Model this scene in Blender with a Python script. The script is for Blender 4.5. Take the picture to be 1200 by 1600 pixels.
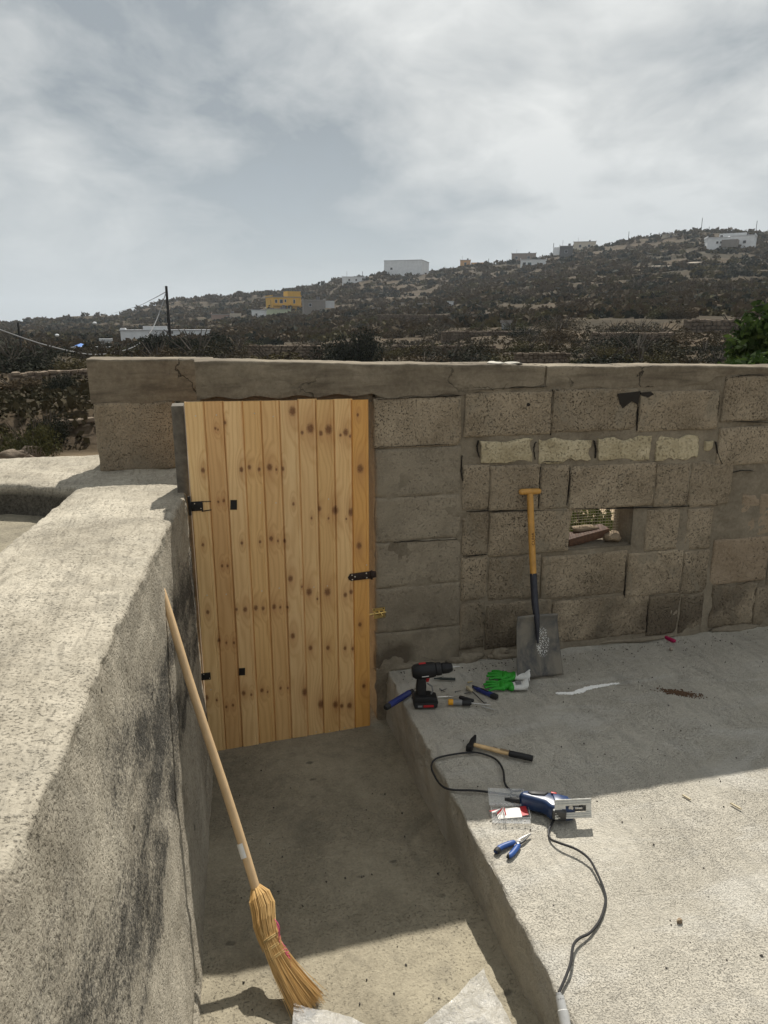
import bpy, bmesh, math, random
import numpy as np
from mathutils import Vector, Matrix, Euler

for o in list(bpy.data.objects): bpy.data.objects.remove(o)
random.seed(7)
RNG = np.random.default_rng(11)
scene = bpy.context.scene
COL = scene.collection
R = math.radians

# ------------------------------------------------------------------ camera, sky, sun, exposure
# x = across the passage (right), y = along the passage towards the door, z = up, metres; passage floor z ~ 0
FPX, HC, YAW = 1109.0, 2.35, R(13.9)
PITCH = math.atan(295 / FPX)
cam = bpy.data.cameras.new('camera'); cam_o = bpy.data.objects.new('camera', cam); COL.objects.link(cam_o)
cam.sensor_fit = 'HORIZONTAL'; cam.sensor_width = 36.0; cam.lens = 36.0 * FPX / 1200.0
cam.clip_start = 0.02; cam.clip_end = 9000
cam_o.location = (0, 0, HC); cam_o.rotation_euler = (R(90) - PITCH, 0, -YAW)
scene.camera = cam_o

SUN = Vector((0.26, 0.765, 1.0)).normalized()
SUN_EL = math.asin(SUN.z); SUN_ROT = math.atan2(SUN.x, SUN.y)
sl = bpy.data.lights.new('sun', 'SUN'); sl.energy = 5.0; sl.angle = R(0.6); sl.color = (1.0, 0.95, 0.86)
so = bpy.data.objects.new('sun', sl); COL.objects.link(so)
so.rotation_euler = (-SUN).to_track_quat('-Z', 'Y').to_euler(); so.location = (3, 8, 12)

world = bpy.data.worlds.new('World'); scene.world = world; world.use_nodes = True
scene.view_settings.view_transform = 'Standard'; scene.view_settings.look = 'None'
scene.view_settings.exposure = 0.25; scene.view_settings.gamma = 1.0
scene.view_settings.use_curve_mapping = False

class NT:
    """tiny node-graph writer"""
    def __init__(s, tree): s.t = tree; s.n = tree.nodes; s.l = tree.links
    def node(s, typ, **kw):
        n = s.n.new(typ)
        for k, v in kw.items():
            if k == 'ins':
                for a, b in v.items():
                    if isinstance(b, bpy.types.NodeSocket): s.l.new(b, n.inputs[a])
                    else: n.inputs[a].default_value = b
            else: setattr(n, k, v)
        return n
    def math(s, op, a, b=0.0, c=0.0, clamp=False):
        n = s.node('ShaderNodeMath', operation=op, use_clamp=clamp)
        for i, v in enumerate((a, b, c)):
            if isinstance(v, bpy.types.NodeSocket): s.l.new(v, n.inputs[i])
            else: n.inputs[i].default_value = v
        return n.outputs[0]
    def vmath(s, op, a, b=(0, 0, 0)):
        n = s.node('ShaderNodeVectorMath', operation=op)
        for i, v in enumerate((a, b)):
            if isinstance(v, bpy.types.NodeSocket): s.l.new(v, n.inputs[i])
            else: n.inputs[i].default_value = v
        return n.outputs['Value'] if op in ('LENGTH', 'DOT_PRODUCT', 'DISTANCE') else n.outputs[0]
    def noise(s, vec, scale, detail=4, rough=0.55, dist=0.0, col=False):
        n = s.node('ShaderNodeTexNoise', ins={'Vector': vec, 'Scale': scale, 'Detail': detail, 'Roughness': rough, 'Distortion': dist})
        return n.outputs['Color'] if col else n.outputs['Fac']
    def ramp(s, v, lo, hi, a=0.0, b=1.0):
        n = s.node('ShaderNodeMapRange', ins={0: v, 1: lo, 2: hi, 3: a, 4: b}); n.clamp = True
        return n.outputs[0]
    def mix(s, fac, a, b, mode='MIX'):
        n = s.node('ShaderNodeMix', data_type='RGBA', blend_type=mode)
        for i, v in ((0, fac), (6, a), (7, b)):
            if isinstance(v, bpy.types.NodeSocket): s.l.new(v, n.inputs[i])
            else: n.inputs[i].default_value = (v if i == 0 else (*v, 1.0) if len(v) == 3 else v)
        return n.outputs[2]
    def scale(s, vec, sc):
        return s.vmath('MULTIPLY', vec, sc)
    def bump(s, h, strength, dist, normal=None):
        n = s.node('ShaderNodeBump', ins={'Height': h, 'Strength': strength, 'Distance': dist})
        if normal is not None: s.l.new(normal, n.inputs['Normal'])
        return n.outputs[0]

def build_world():
    t = NT(world.node_tree)
    for n in list(t.n): t.n.remove(n)
    sky = t.node('ShaderNodeTexSky'); sky.sky_type = 'NISHITA'; sky.sun_disc = False
    sky.sun_elevation = SUN_EL; sky.sun_rotation = SUN_ROT; sky.dust_density = 0.8; sky.air_density = 1.0; sky.altitude = 200
    g = t.node('ShaderNodeTexCoord').outputs['Generated']
    sep = t.node('ShaderNodeSeparateXYZ', ins={0: g})
    zz = t.math('ADD', t.math('MAXIMUM', sep.outputs[2], 0.0), 0.36)
    comb = t.node('ShaderNodeCombineXYZ', ins={0: t.math('DIVIDE', sep.outputs[0], zz), 1: t.math('DIVIDE', sep.outputs[1], zz), 2: 0.0}).outputs[0]
    comb = t.vmath('ADD', comb, (5.2, 2.6, 7.7))
    wob = t.noise(comb, 1.3, 3, 0.5, col=True)
    cw = t.vmath('ADD', comb, t.scale(t.vmath('SUBTRACT', wob, (0.5, 0.5, 0.5)), (0.45, 0.45, 0.45)))
    big = t.noise(cw, 1.25, 6, 0.55)
    fine = t.noise(cw, 5.5, 7, 0.6)
    dens = t.math('ADD', t.math('MULTIPLY', big, 0.88), t.math('MULTIPLY', fine, 0.18))
    cover = t.ramp(dens, 0.36, 0.56, 0.90, 0.99)
    lum = t.ramp(dens, 0.42, 0.62, 0.0, 1.0)
    cloud = t.mix(lum, (3.2, 3.55, 3.75), (7.9, 8.05, 7.95))
    cloud = t.mix(t.ramp(sep.outputs[2], 0.0, 0.24), (4.7, 5.2, 5.5), cloud)      # distance evens the cloud out towards the horizon
    col = t.mix(cover, sky.outputs[0], cloud)
    bg = t.node('ShaderNodeBackground', ins={'Color': col, 'Strength': 0.085})
    t.node('ShaderNodeOutputWorld', ins={'Surface': bg.outputs[0]})
build_world()

# ------------------------------------------------------------------ placing helpers
_ca, _sa, _cp, _sp = math.cos(YAW), math.sin(YAW), math.cos(PITCH), math.sin(PITCH)
def ray(u, v):
    a, b = (u - 600) / FPX, (v - 800) / FPX
    return Vector((a * _ca + _sa * _cp - b * _sa * _sp, -a * _sa + _ca * _cp - b * _ca * _sp, -_sp - b * _cp))
def on_z(u, v, z):
    d = ray(u, v); return Vector((0, 0, HC)) + d * ((z - HC) / d.z)
def on_y(u, v, y):
    d = ray(u, v); return Vector((0, 0, HC)) + d * (y / d.y)

# ------------------------------------------------------------------ noise for meshes
def _h(ix, iy, iz):
    n = (ix * 374761393 + iy * 668265263 + iz * 2147483647) & 0xFFFFFFFF
    n = ((n ^ (n >> 13)) * 1274126177) & 0xFFFFFFFF
    return ((n ^ (n >> 16)) & 0xFFFF) / 65535.0
def vnoise(P):
    P = np.asarray(P, float); i = np.floor(P).astype(np.int64); f = P - i; f = f * f * (3 - 2 * f)
    x, y, z = i[..., 0], i[..., 1], i[..., 2]; r = 0
    for dx in (0, 1):
        for dy in (0, 1):
            for dz in (0, 1):
                w = (f[..., 0] if dx else 1 - f[..., 0]) * (f[..., 1] if dy else 1 - f[..., 1]) * (f[..., 2] if dz else 1 - f[..., 2])
                r = r + w * _h(x + dx, y + dy, z + dz)
    return r * 2 - 1
def fbm(P, octs=4, gain=0.5):
    P = np.asarray(P, float); s = 0; a = 1.0; k = 0
    for _ in range(octs):
        s = s + a * vnoise(P + k * 17.3); P = P * 2.03; a *= gain; k += 1
    return s

# ------------------------------------------------------------------ object helpers
def tag(o, label=None, cat=None, group=None, kind=None):
    if label: o['label'] = label
    if cat: o['category'] = cat
    if group: o['group'] = group
    if kind: o['kind'] = kind
    return o
def thing(name, loc, label, cat, group=None, rot=(0, 0, 0)):
    o = bpy.data.objects.new(name, None); COL.objects.link(o); o.empty_display_size = 0.1
    o.location = loc; o.rotation_euler = rot
    return tag(o, label, cat, group)
def wloc(o):
    v = Vector((0, 0, 0))
    while o is not None: v += o.location; o = o.parent
    return v
def mesh_from(name, verts, faces, mat, smooth=False):
    me = bpy.data.meshes.new(name)
    if isinstance(verts, np.ndarray) and isinstance(faces, np.ndarray):
        nv, nf, k = len(verts), len(faces), faces.shape[1]
        me.vertices.add(nv); me.vertices.foreach_set('co', np.ascontiguousarray(verts, dtype=np.float32).ravel())
        me.loops.add(nf * k); me.loops.foreach_set('vertex_index', np.ascontiguousarray(faces, dtype=np.int32).ravel())
        me.polygons.add(nf); me.polygons.foreach_set('loop_start', np.arange(0, nf * k, k, dtype=np.int32))
        me.update(calc_edges=True)
    else:
        me.from_pydata([tuple(v) for v in verts], [], [tuple(f) for f in faces]); me.update()
    me.validate()
    if mat: me.materials.append(mat)
    if smooth: me.polygons.foreach_set('use_smooth', [True] * len(me.polygons))
    return me
def obj(name, me, parent=None, loc=(0, 0, 0), rot=(0, 0, 0)):
    o = bpy.data.objects.new(name, me); COL.objects.link(o)
    if parent is not None: o.parent = parent
    o.location = loc; o.rotation_euler = rot
    return o
def wobj(name, verts, faces, mat, parent=None, smooth=False, base=False):
    """verts in world coordinates; the object's origin goes to the piece's centre (or base)"""
    V = np.asarray(verts, float); c = (V.min(0) + V.max(0)) / 2
    if base: c[2] = V[:, 2].min()
    me = mesh_from(name, V - c, np.asarray(faces) if isinstance(faces, np.ndarray) else faces, mat, smooth)
    o = obj(name, me, parent); o.location = Vector(c) - (wloc(parent) if parent is not None else Vector((0, 0, 0)))
    return o
class MB:
    def __init__(s): s.v = []; s.f = []
    def add(s, vs, fs):
        b = len(s.v); s.v += [tuple(map(float, p)) for p in vs]; s.f += [tuple(i + b for i in f) for f in fs]; return s
    def box(s, c, d, rot=None):
        hx, hy, hz = d[0] / 2, d[1] / 2, d[2] / 2
        vs = [Vector((x, y, z)) for x in (-hx, hx) for y in (-hy, hy) for z in (-hz, hz)]
        if rot is not None: m = Euler(rot).to_matrix(); vs = [m @ p for p in vs]
        return s.add([p + Vector(c) for p in vs], [(0, 1, 3, 2), (4, 6, 7, 5), (0, 4, 5, 1), (2, 3, 7, 6), (0, 2, 6, 4), (1, 5, 7, 3)])
    def tube(s, pts, rad, n=8, cap=True, flat=None):
        pts = [Vector(p) for p in pts]; k = len(pts)
        rad = [rad] * k if not hasattr(rad, '__len__') else rad
        up = Vector((0.13, 0.21, 1)).normalized(); vs = []; prev = None
        for i, p in enumerate(pts):
            t = (pts[min(i + 1, k - 1)] - pts[max(i - 1, 0)]).normalized()
            if prev is None:
                a = t.cross(up)
                if a.length < 0.05: a = t.cross(Vector((1, 0, 0)))
            else: a = prev - t * prev.dot(t)
            a.normalize(); prev = a; b = t.cross(a)
            for j in range(n):
                th = 2 * math.pi * j / n
                vs.append(p + (a * math.cos(th) + b * math.sin(th) * (flat or 1.0)) * rad[i])
        fs = [(i * n + j, i * n + (j + 1) % n, (i + 1) * n + (j + 1) % n, (i + 1) * n + j) for i in range(k - 1) for j in range(n)]
        if cap: fs += [tuple(range(n - 1, -1, -1)), tuple(range((k - 1) * n, k * n))]
        return s.add(vs, fs)
    def prism(s, poly, y0, y1, axis='y'):
        n = len(poly)
        mk = {'y': lambda a, b, t: (a, t, b), 'z': lambda a, b, t: (a, b, t), 'x': lambda a, b, t: (t, a, b)}[axis]
        vs = [mk(a, b, y0) for a, b in poly] + [mk(a, b, y1) for a, b in poly]
        return s.add(vs, [tuple(range(n)), tuple(range(2 * n - 1, n - 1, -1))] + [(i, i + n, (i + 1) % n + n, (i + 1) % n) for i in range(n)])
    def build(s, name, mat, parent=None, smooth=False, bevel=0, seg=2, loc=(0, 0, 0), rot=(0, 0, 0)):
        me = mesh_from(name, s.v, s.f, mat, smooth)
        bm = bmesh.new(); bm.from_mesh(me); bmesh.ops.recalc_face_normals(bm, faces=bm.faces)
        if bevel: bmesh.ops.bevel(bm, geom=[e for e in bm.edges if len(e.link_faces) == 2 and e.calc_face_angle(0) > 0.45], offset=bevel, segments=seg, affect='EDGES', profile=0.5)
        bm.to_mesh(me); bm.free()
        if smooth or bevel:
            me.polygons.foreach_set('use_smooth', [True] * len(me.polygons))
            try: me.set_sharp_from_angle(angle=R(40))
            except Exception: pass
        return obj(name, me, parent, loc, rot)
    def wbuild(s, name, mat, parent=None, smooth=False, bevel=0, base=False):
        """coordinates are world coordinates"""
        V = np.array(s.v); c = (V.min(0) + V.max(0)) / 2
        if base: c[2] = V[:, 2].min()
        s.v = [tuple(p - c) for p in V]
        o = s.build(name, mat, parent, smooth, bevel)
        o.location = Vector(c) - (wloc(parent) if parent is not None else Vector((0, 0, 0)))
        return o
def gridfaces(nu, nv):
    i = np.arange(nu - 1)[:, None] * nv + np.arange(nv - 1)[None, :]
    return np.stack([i, i + nv, i + nv + 1, i + 1], -1).reshape(-1, 4)
def grid_normals(P):
    du = np.gradient(P, axis=0); dv = np.gradient(P, axis=1); n = np.cross(du, dv)
    return n / (np.linalg.norm(n, axis=-1, keepdims=True) + 1e-9)
def spline(pts, per=8):
    pts = [Vector(p) for p in pts]; out = []
    for i in range(len(pts) - 1):
        p0, p1, p2, p3 = pts[max(i - 1, 0)], pts[i], pts[i + 1], pts[min(i + 2, len(pts) - 1)]
        for k in range(per):
            t = k / per
            out.append(0.5 * ((2 * p1) + (p2 - p0) * t + (2 * p0 - 5 * p1 + 4 * p2 - p3) * t * t + (3 * p1 - p0 - 3 * p2 + p3) * t ** 3))
    return out + [pts[-1]]

# ------------------------------------------------------------------ materials
def new_mat(name):
    m = bpy.data.materials.new(name); m.use_nodes = True; t = NT(m.node_tree)
    b = t.n['Principled BSDF']; b.inputs['Specular IOR Level'].default_value = 0.3
    return m, t, b
def simple(name, col, rough=0.5, metal=0.0, spec=0.4, var=0.12, nscale=40, bump=0.0, bd=0.001):
    m, t, b = new_mat(name)
    co = t.node('ShaderNodeTexCoord').outputs['Object']
    n = t.noise(co, nscale, 5, 0.6)
    c = t.mix(t.ramp(n, 0.3, 0.7), tuple(x * (1 - var) for x in col), tuple(min(1, x * (1 + var)) for x in col))
    t.l.new(c, b.inputs['Base Color']); b.inputs['Metallic'].default_value = metal; b.inputs['Specular IOR Level'].default_value = spec
    t.l.new(t.ramp(n, 0.25, 0.75, max(0.05, rough - 0.08), min(1, rough + 0.08)), b.inputs['Roughness'])
    if bump: t.l.new(t.bump(n, bump, bd), b.inputs['Normal'])
    return m
def concrete(name, dark, light, grain=55.0, pits=0.5, pit_scale=70.0, pit_col=(0.03, 0.028, 0.025), blotch=1.6, bump=0.6, bdist=0.006, speck=0.0, extra=None, random_tint=0.0, brush=None, contrast=0.12, pit_lo=0.30):
    m, t, b = new_mat(name)
    pos = t.node('ShaderNodeNewGeometry').outputs['Position']
    n1 = t.noise(pos, blotch, 6, 0.6, 0.4); n2 = t.noise(pos, grain * 0.25, 5, 0.65); n3 = t.noise(pos, grain, 4, 0.7)
    k = t.math('ADD', t.math('ADD', t.math('MULTIPLY', n1, 0.55), t.math('MULTIPLY', n2, 0.25)), t.math('MULTIPLY', n3, 0.2))
    c = t.mix(t.ramp(k, 0.5 - contrast, 0.5 + contrast), dark, light)
    h = t.math('ADD', t.math('MULTIPLY', n3, 0.6), t.math('MULTIPLY', n2, 0.8))
    if brush:
        nb = t.noise(t.scale(pos, brush[0]), brush[1], 3, 0.6, 0.6)
        top = t.ramp(t.node('ShaderNodeSeparateXYZ', ins={0: pos}).outputs[2], brush[4], brush[4] + 0.06)
        nb = t.math('ADD', 0.5, t.math('MULTIPLY', t.math('SUBTRACT', nb, 0.5), top))
        h = t.math('ADD', h, t.math('MULTIPLY', nb, brush[2]))
        c = t.mix(t.ramp(nb, 0.35, 0.49, brush[3], 0.0), c, tuple(x * 0.6 for x in dark))
    if pits:
        p = t.noise(pos, pit_scale, 3, 0.6); pm = t.ramp(p, pit_lo, pit_lo + 0.09, 1.0, 0.0)
        dens = t.ramp(t.noise(pos, 3.1, 3, 0.6), 0.35, 0.7, 0.25, 1.0)
        pm = t.math('MULTIPLY', t.math('MULTIPLY', pm, dens), pits)
        c = t.mix(pm, c, pit_col); h = t.math('SUBTRACT', h, t.math('MULTIPLY', pm, 1.3))
    if speck:
        sp = t.ramp(t.noise(pos, grain * 2.6, 1, 0.5), 0.60, 0.68)
        c = t.mix(t.math('MULTIPLY', sp, speck), c, tuple(min(1, x * 1.7) for x in light))
    if random_tint:
        rnd = t.node('ShaderNodeObjectInfo').outputs['Random']
        f = t.ramp(rnd, 0, 1, 1 - random_tint, 1 + random_tint)
        c = t.mix(1.0, c, t.node('ShaderNodeCombineColor', ins={0: f, 1: f, 2: f}).outputs[0], 'MULTIPLY')
    if extra: c, h = extra(t, pos, c, h)
    t.l.new(c, b.inputs['Base Color']); b.inputs['Roughness'].default_value = 0.92; b.inputs['Specular IOR Level'].default_value = 0.15
    t.l.new(t.bump(h, bump, bdist), b.inputs['Normal'])
    return m

def mould_extra(t, pos, c, h):
    sep = t.node('ShaderNodeSeparateXYZ', ins={0: pos}); x, y, z = sep.outputs
    # black mould in long bands down the passage side of the wall, below the top edge
    st = t.noise(t.scale(pos, (1.4, 0.75, 1.7)), 2.4, 6, 0.62, 0.25)
    st2 = t.noise(pos, 60, 4, 0.75)
    side = t.ramp(z, 1.36, 1.47, 1.0, 0.0)
    zw = t.math('ADD', z, t.math('MULTIPLY', t.math('SUBTRACT', t.noise(pos, 3.0, 4, 0.6), 0.5), 0.30))
    band = t.math('MULTIPLY', t.ramp(zw, 0.60, 0.70), t.ramp(zw, 1.10, 1.42, 1.0, 0.30))
    dens = t.math('MULTIPLY', band, t.ramp(st, 0.34, 0.60, 0.38, 1.0))
    grainy = t.math('ADD', t.math('MULTIPLY', st2, 0.65), t.math('MULTIPLY', t.noise(pos, 150, 2, 0.6), 0.35))
    mk = t.math('MULTIPLY', t.ramp(t.math('ADD', dens, t.math('MULTIPLY', t.math('SUBTRACT', grainy, 0.5), 2.2)), 0.50, 0.95), side)
    c = t.mix(t.math('MULTIPLY', t.ramp(t.noise(pos, 5.5, 6, 0.7, 0.5), 0.48, 0.66), 0.35), c, (0.20, 0.185, 0.155))
    c = t.mix(t.math('MULTIPLY', mk, 0.85), c, (0.025, 0.026, 0.027))
    mould_shade = t.math('MULTIPLY', t.math('MULTIPLY', t.ramp(y, 3.93, 3.97), t.ramp(x, -0.76, -0.72, 1.0, 0.0)), t.ramp(z, 1.44, 1.48, 1.0, 0.0))  # mould plus painted shade, darkening the front face of the wall return
    c = t.mix(t.math('MULTIPLY', mould_shade, t.ramp(st2, 0.3, 0.6, 0.95, 0.7)), c, (0.022, 0.02, 0.017))
    # small dark holes and lichen dots on the top
    vo = t.node('ShaderNodeTexVoronoi', ins={'Vector': t.vmath('ADD', pos, t.scale(t.noise(pos, 30, 2, col=True), (0.03, 0.03, 0.03))), 'Scale': 6.5}).outputs['Distance']
    spot = t.math('MULTIPLY', t.ramp(vo, 0.045, 0.09, 1.0, 0.0), t.ramp(t.noise(pos, 1.9, 2), 0.5, 0.6))
    c = t.mix(t.math('MULTIPLY', spot, 0.75), c, (0.03, 0.028, 0.026)); h = t.math('SUBTRACT', h, spot)
    return c, h
def slab_extra(t, pos, c, h):
    # trowel sweeps and pale smears
    n = t.noise(t.scale(pos, (0.7, 2.2, 1)), 1.4, 5, 0.6, 1.5)
    c = t.mix(t.ramp(n, 0.50, 0.66, 0.0, 0.55), c, (0.57, 0.55, 0.50))
    sw = t.noise(t.scale(pos, (1.0, 0.22, 1)), 14, 4, 0.6, 1.2)
    c = t.mix(t.ramp(sw, 0.50, 0.66, 0.0, 0.30), c, (0.27, 0.255, 0.225)); h = t.math('ADD', h, t.math('MULTIPLY', sw, 0.6))
    d = t.ramp(t.noise(pos, 2.3, 6, 0.75), 0.60, 0.72, 0.0, 0.4)
    c = t.mix(d, c, (0.20, 0.185, 0.16))
    return c, h
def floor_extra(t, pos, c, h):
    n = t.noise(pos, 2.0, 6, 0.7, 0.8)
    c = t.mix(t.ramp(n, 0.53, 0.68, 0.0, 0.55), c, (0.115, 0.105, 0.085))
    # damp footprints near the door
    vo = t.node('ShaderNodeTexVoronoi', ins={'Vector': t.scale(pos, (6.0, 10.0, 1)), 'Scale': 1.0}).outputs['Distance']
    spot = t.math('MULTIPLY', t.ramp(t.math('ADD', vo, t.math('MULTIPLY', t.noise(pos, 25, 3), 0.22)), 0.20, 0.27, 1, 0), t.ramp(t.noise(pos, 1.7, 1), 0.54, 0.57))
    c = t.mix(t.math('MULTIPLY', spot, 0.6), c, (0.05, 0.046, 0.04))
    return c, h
def beam_extra(t, pos, c, h):
    n = t.noise(t.scale(pos, (0.8, 1, 5.0)), 3.0, 5, 0.65, 0.5)
    c = t.mix(t.ramp(n, 0.46, 0.66, 0.0, 0.65), c, (0.075, 0.06, 0.045))
    cr = t.node('ShaderNodeTexVoronoi', feature='DISTANCE_TO_EDGE', ins={'Vector': t.vmath('ADD', t.scale(pos, (0.9, 1, 3.0)), t.scale(t.noise(pos, 7, 4, col=True), (0.35, 0.35, 0.35))), 'Scale': 1.7}).outputs['Distance']
    ck = t.math('MULTIPLY', t.ramp(cr, 0.004, 0.012, 1, 0), t.ramp(t.noise(pos, 1.5, 2), 0.48, 0.55))
    c = t.mix(t.math('MULTIPLY', ck, 0.8), c, (0.02, 0.018, 0.015)); h = t.math('SUBTRACT', h, t.math('MULTIPLY', ck, 1.2))
    return c, h
def block_extra(t, pos, c, h):
    # cement smeared over the block faces
    sep = t.node('ShaderNodeSeparateXYZ', ins={0: pos})
    sm = t.noise(t.scale(pos, (1.6, 1.6, 0.9)), 2.6, 5, 0.62, 0.9)
    f = t.ramp(sm, 0.53, 0.63, 0.0, 0.75)
    c = t.mix(f, c, (0.25, 0.215, 0.16))
    h = t.math('MULTIPLY', h, t.math('SUBTRACT', 1.0, t.math('MULTIPLY', f, 0.5)))
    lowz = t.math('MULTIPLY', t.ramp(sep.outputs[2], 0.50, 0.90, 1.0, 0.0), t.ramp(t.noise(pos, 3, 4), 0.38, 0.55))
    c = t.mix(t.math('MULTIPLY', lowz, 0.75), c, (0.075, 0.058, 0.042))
    return c, h

M = {}
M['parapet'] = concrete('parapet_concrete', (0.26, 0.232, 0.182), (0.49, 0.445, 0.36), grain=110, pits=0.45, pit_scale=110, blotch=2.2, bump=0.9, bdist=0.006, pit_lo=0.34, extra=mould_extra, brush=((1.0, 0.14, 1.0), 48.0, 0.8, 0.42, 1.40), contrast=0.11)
M['slab'] = concrete('slab_concrete', (0.385, 0.356, 0.298), (0.56, 0.522, 0.445), grain=120, pits=0.45, pit_scale=190, pit_col=(0.085, 0.078, 0.068), blotch=1.1, bump=1.0, bdist=0.011, pit_lo=0.36, extra=slab_extra)
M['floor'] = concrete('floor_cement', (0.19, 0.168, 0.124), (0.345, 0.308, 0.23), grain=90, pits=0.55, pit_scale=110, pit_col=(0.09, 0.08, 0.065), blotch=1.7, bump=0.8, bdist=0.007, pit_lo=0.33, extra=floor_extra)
M['beam'] = concrete('beam_concrete', (0.15, 0.125, 0.092), (0.28, 0.24, 0.18), grain=60, pits=0.35, pit_scale=90, blotch=2.6, bump=0.7, bdist=0.006, extra=beam_extra)
M['mortar'] = concrete('mortar', (0.15, 0.125, 0.092), (0.28, 0.24, 0.18), grain=50, pits=0.35, pit_scale=80, blotch=3.0, bump=0.8, bdist=0.008)
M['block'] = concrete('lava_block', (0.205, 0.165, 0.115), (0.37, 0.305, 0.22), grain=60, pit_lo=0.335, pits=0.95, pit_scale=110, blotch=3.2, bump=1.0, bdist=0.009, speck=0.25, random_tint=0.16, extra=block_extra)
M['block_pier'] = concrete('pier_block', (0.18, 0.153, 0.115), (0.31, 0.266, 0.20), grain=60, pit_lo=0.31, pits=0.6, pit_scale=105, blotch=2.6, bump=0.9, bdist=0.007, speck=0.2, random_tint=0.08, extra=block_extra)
M['block_orange'] = concrete('orange_lava_block', (0.23, 0.175, 0.118), (0.36, 0.285, 0.205), grain=60, pits=1.0, pit_scale=80, blotch=3.0, bump=1.0, bdist=0.009, speck=0.2)
M['tuff'] = concrete('yellow_tuff', (0.36, 0.30, 0.19), (0.60, 0.52, 0.36), grain=55, pits=0.6, pit_lo=0.33, pit_scale=90, pit_col=(0.20, 0.155, 0.09), blotch=6, bump=1.0, bdist=0.012)
M['stone'] = concrete('field_stone', (0.10, 0.075, 0.055), (0.25, 0.20, 0.15), grain=18, pits=0.3, pit_scale=30, blotch=1.2, bump=0.8, bdist=0.03, random_tint=0.25)
M['rubble_light'] = concrete('pale_lime_crust', (0.32, 0.29, 0.24), (0.55, 0.52, 0.46), grain=50, pits=0.3, blotch=6, bump=0.8)

# ------------------------------------------------------------------ passage floor and terrace slab
SLAB = 0.36; EDGE = 0.935; WALL = 3.70
def floor_z(y): return np.interp(y, [-3, 1.2, 2.2, 3.1, 3.7, 6], [0.12, 0.11, 0.085, 0.02, 0.0, 0.0])
def make_floor():
    xs = np.linspace(-0.35, 1.05, 71); ys = np.linspace(-2.5, 4.05, 300)
    X, Y = np.meshgrid(xs, ys, indexing='ij'); P = np.stack([X, Y, floor_z(Y)], -1)
    P[..., 2] += 0.006 * fbm(P * 3.0 + 5, 4) + np.clip(X - 0.86, 0, 1) * 0.18 + np.clip(-0.04 - X, 0, 1) * 0.10 + 0.034 * np.clip(X / 0.85, 0, 1) * np.clip((Y - 3.1) / 0.5, 0, 1)
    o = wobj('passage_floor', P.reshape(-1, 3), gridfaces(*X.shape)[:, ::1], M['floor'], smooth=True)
    tag(o, 'grey cement passage floor in front of the wooden door', kind='structure')
make_floor()
def make_slab():
    ys = np.arange(-2.5, 3.735, 0.018); prof = []
    for zz in np.linspace(-0.1, SLAB - 0.012, 16): prof.append((EDGE + 0.045 * max(0.0, (0.12 - zz)) * -1.0, zz))
    for a in np.linspace(0, 90, 6)[1:]: prof.append((EDGE + 0.012 * (1 - math.cos(R(a))), SLAB - 0.012 + 0.012 * math.sin(R(a))))
    for xx in np.concatenate([np.arange(0.960, 3.6, 0.018), np.linspace(3.6, 6.6, 40)]): prof.append((xx, SLAB))
    prof = np.array(prof); n = len(prof)
    P = np.zeros((len(ys), n, 3)); P[:, :, 0] = prof[None, :, 0]; P[:, :, 2] = prof[None, :, 1]; P[:, :, 1] = ys[:, None]
    nrm = -grid_normals(P)
    top = (prof[:, 1] > SLAB - 0.001)[None, :]
    amp = np.where(top, 0.0022, 0.009)
    d = fbm(P * np.array([9, 9, 9.]), 4) * amp + np.where(top, 0.006 * fbm(P * 1.1 + 3, 3), 0)
    edge = np.exp(-((P[..., 0] - EDGE) / 0.03) ** 2) * (P[..., 2] > SLAB - 0.08)
    d -= edge * 0.013 * np.clip(fbm(P * 18 + 9, 4), -0.3, 1)
    d += np.where(top, 0.0016 * vnoise(P * 70), 0)
    P = P + nrm * d[..., None]
    P[..., 2] += np.where(top, 0.02 * np.clip((P[..., 1] - 3.62) / 0.1, 0, 1) ** 2 * (0.6 + 0.6 * vnoise(P * 9)), 0)
    o = wobj('terrace_slab', P.reshape(-1, 3), gridfaces(len(ys), n)[:, ::-1], M['slab'], smooth=True)
    tag(o, 'raised rough concrete slab beside the sunken passage', kind='structure')
make_slab()

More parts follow.
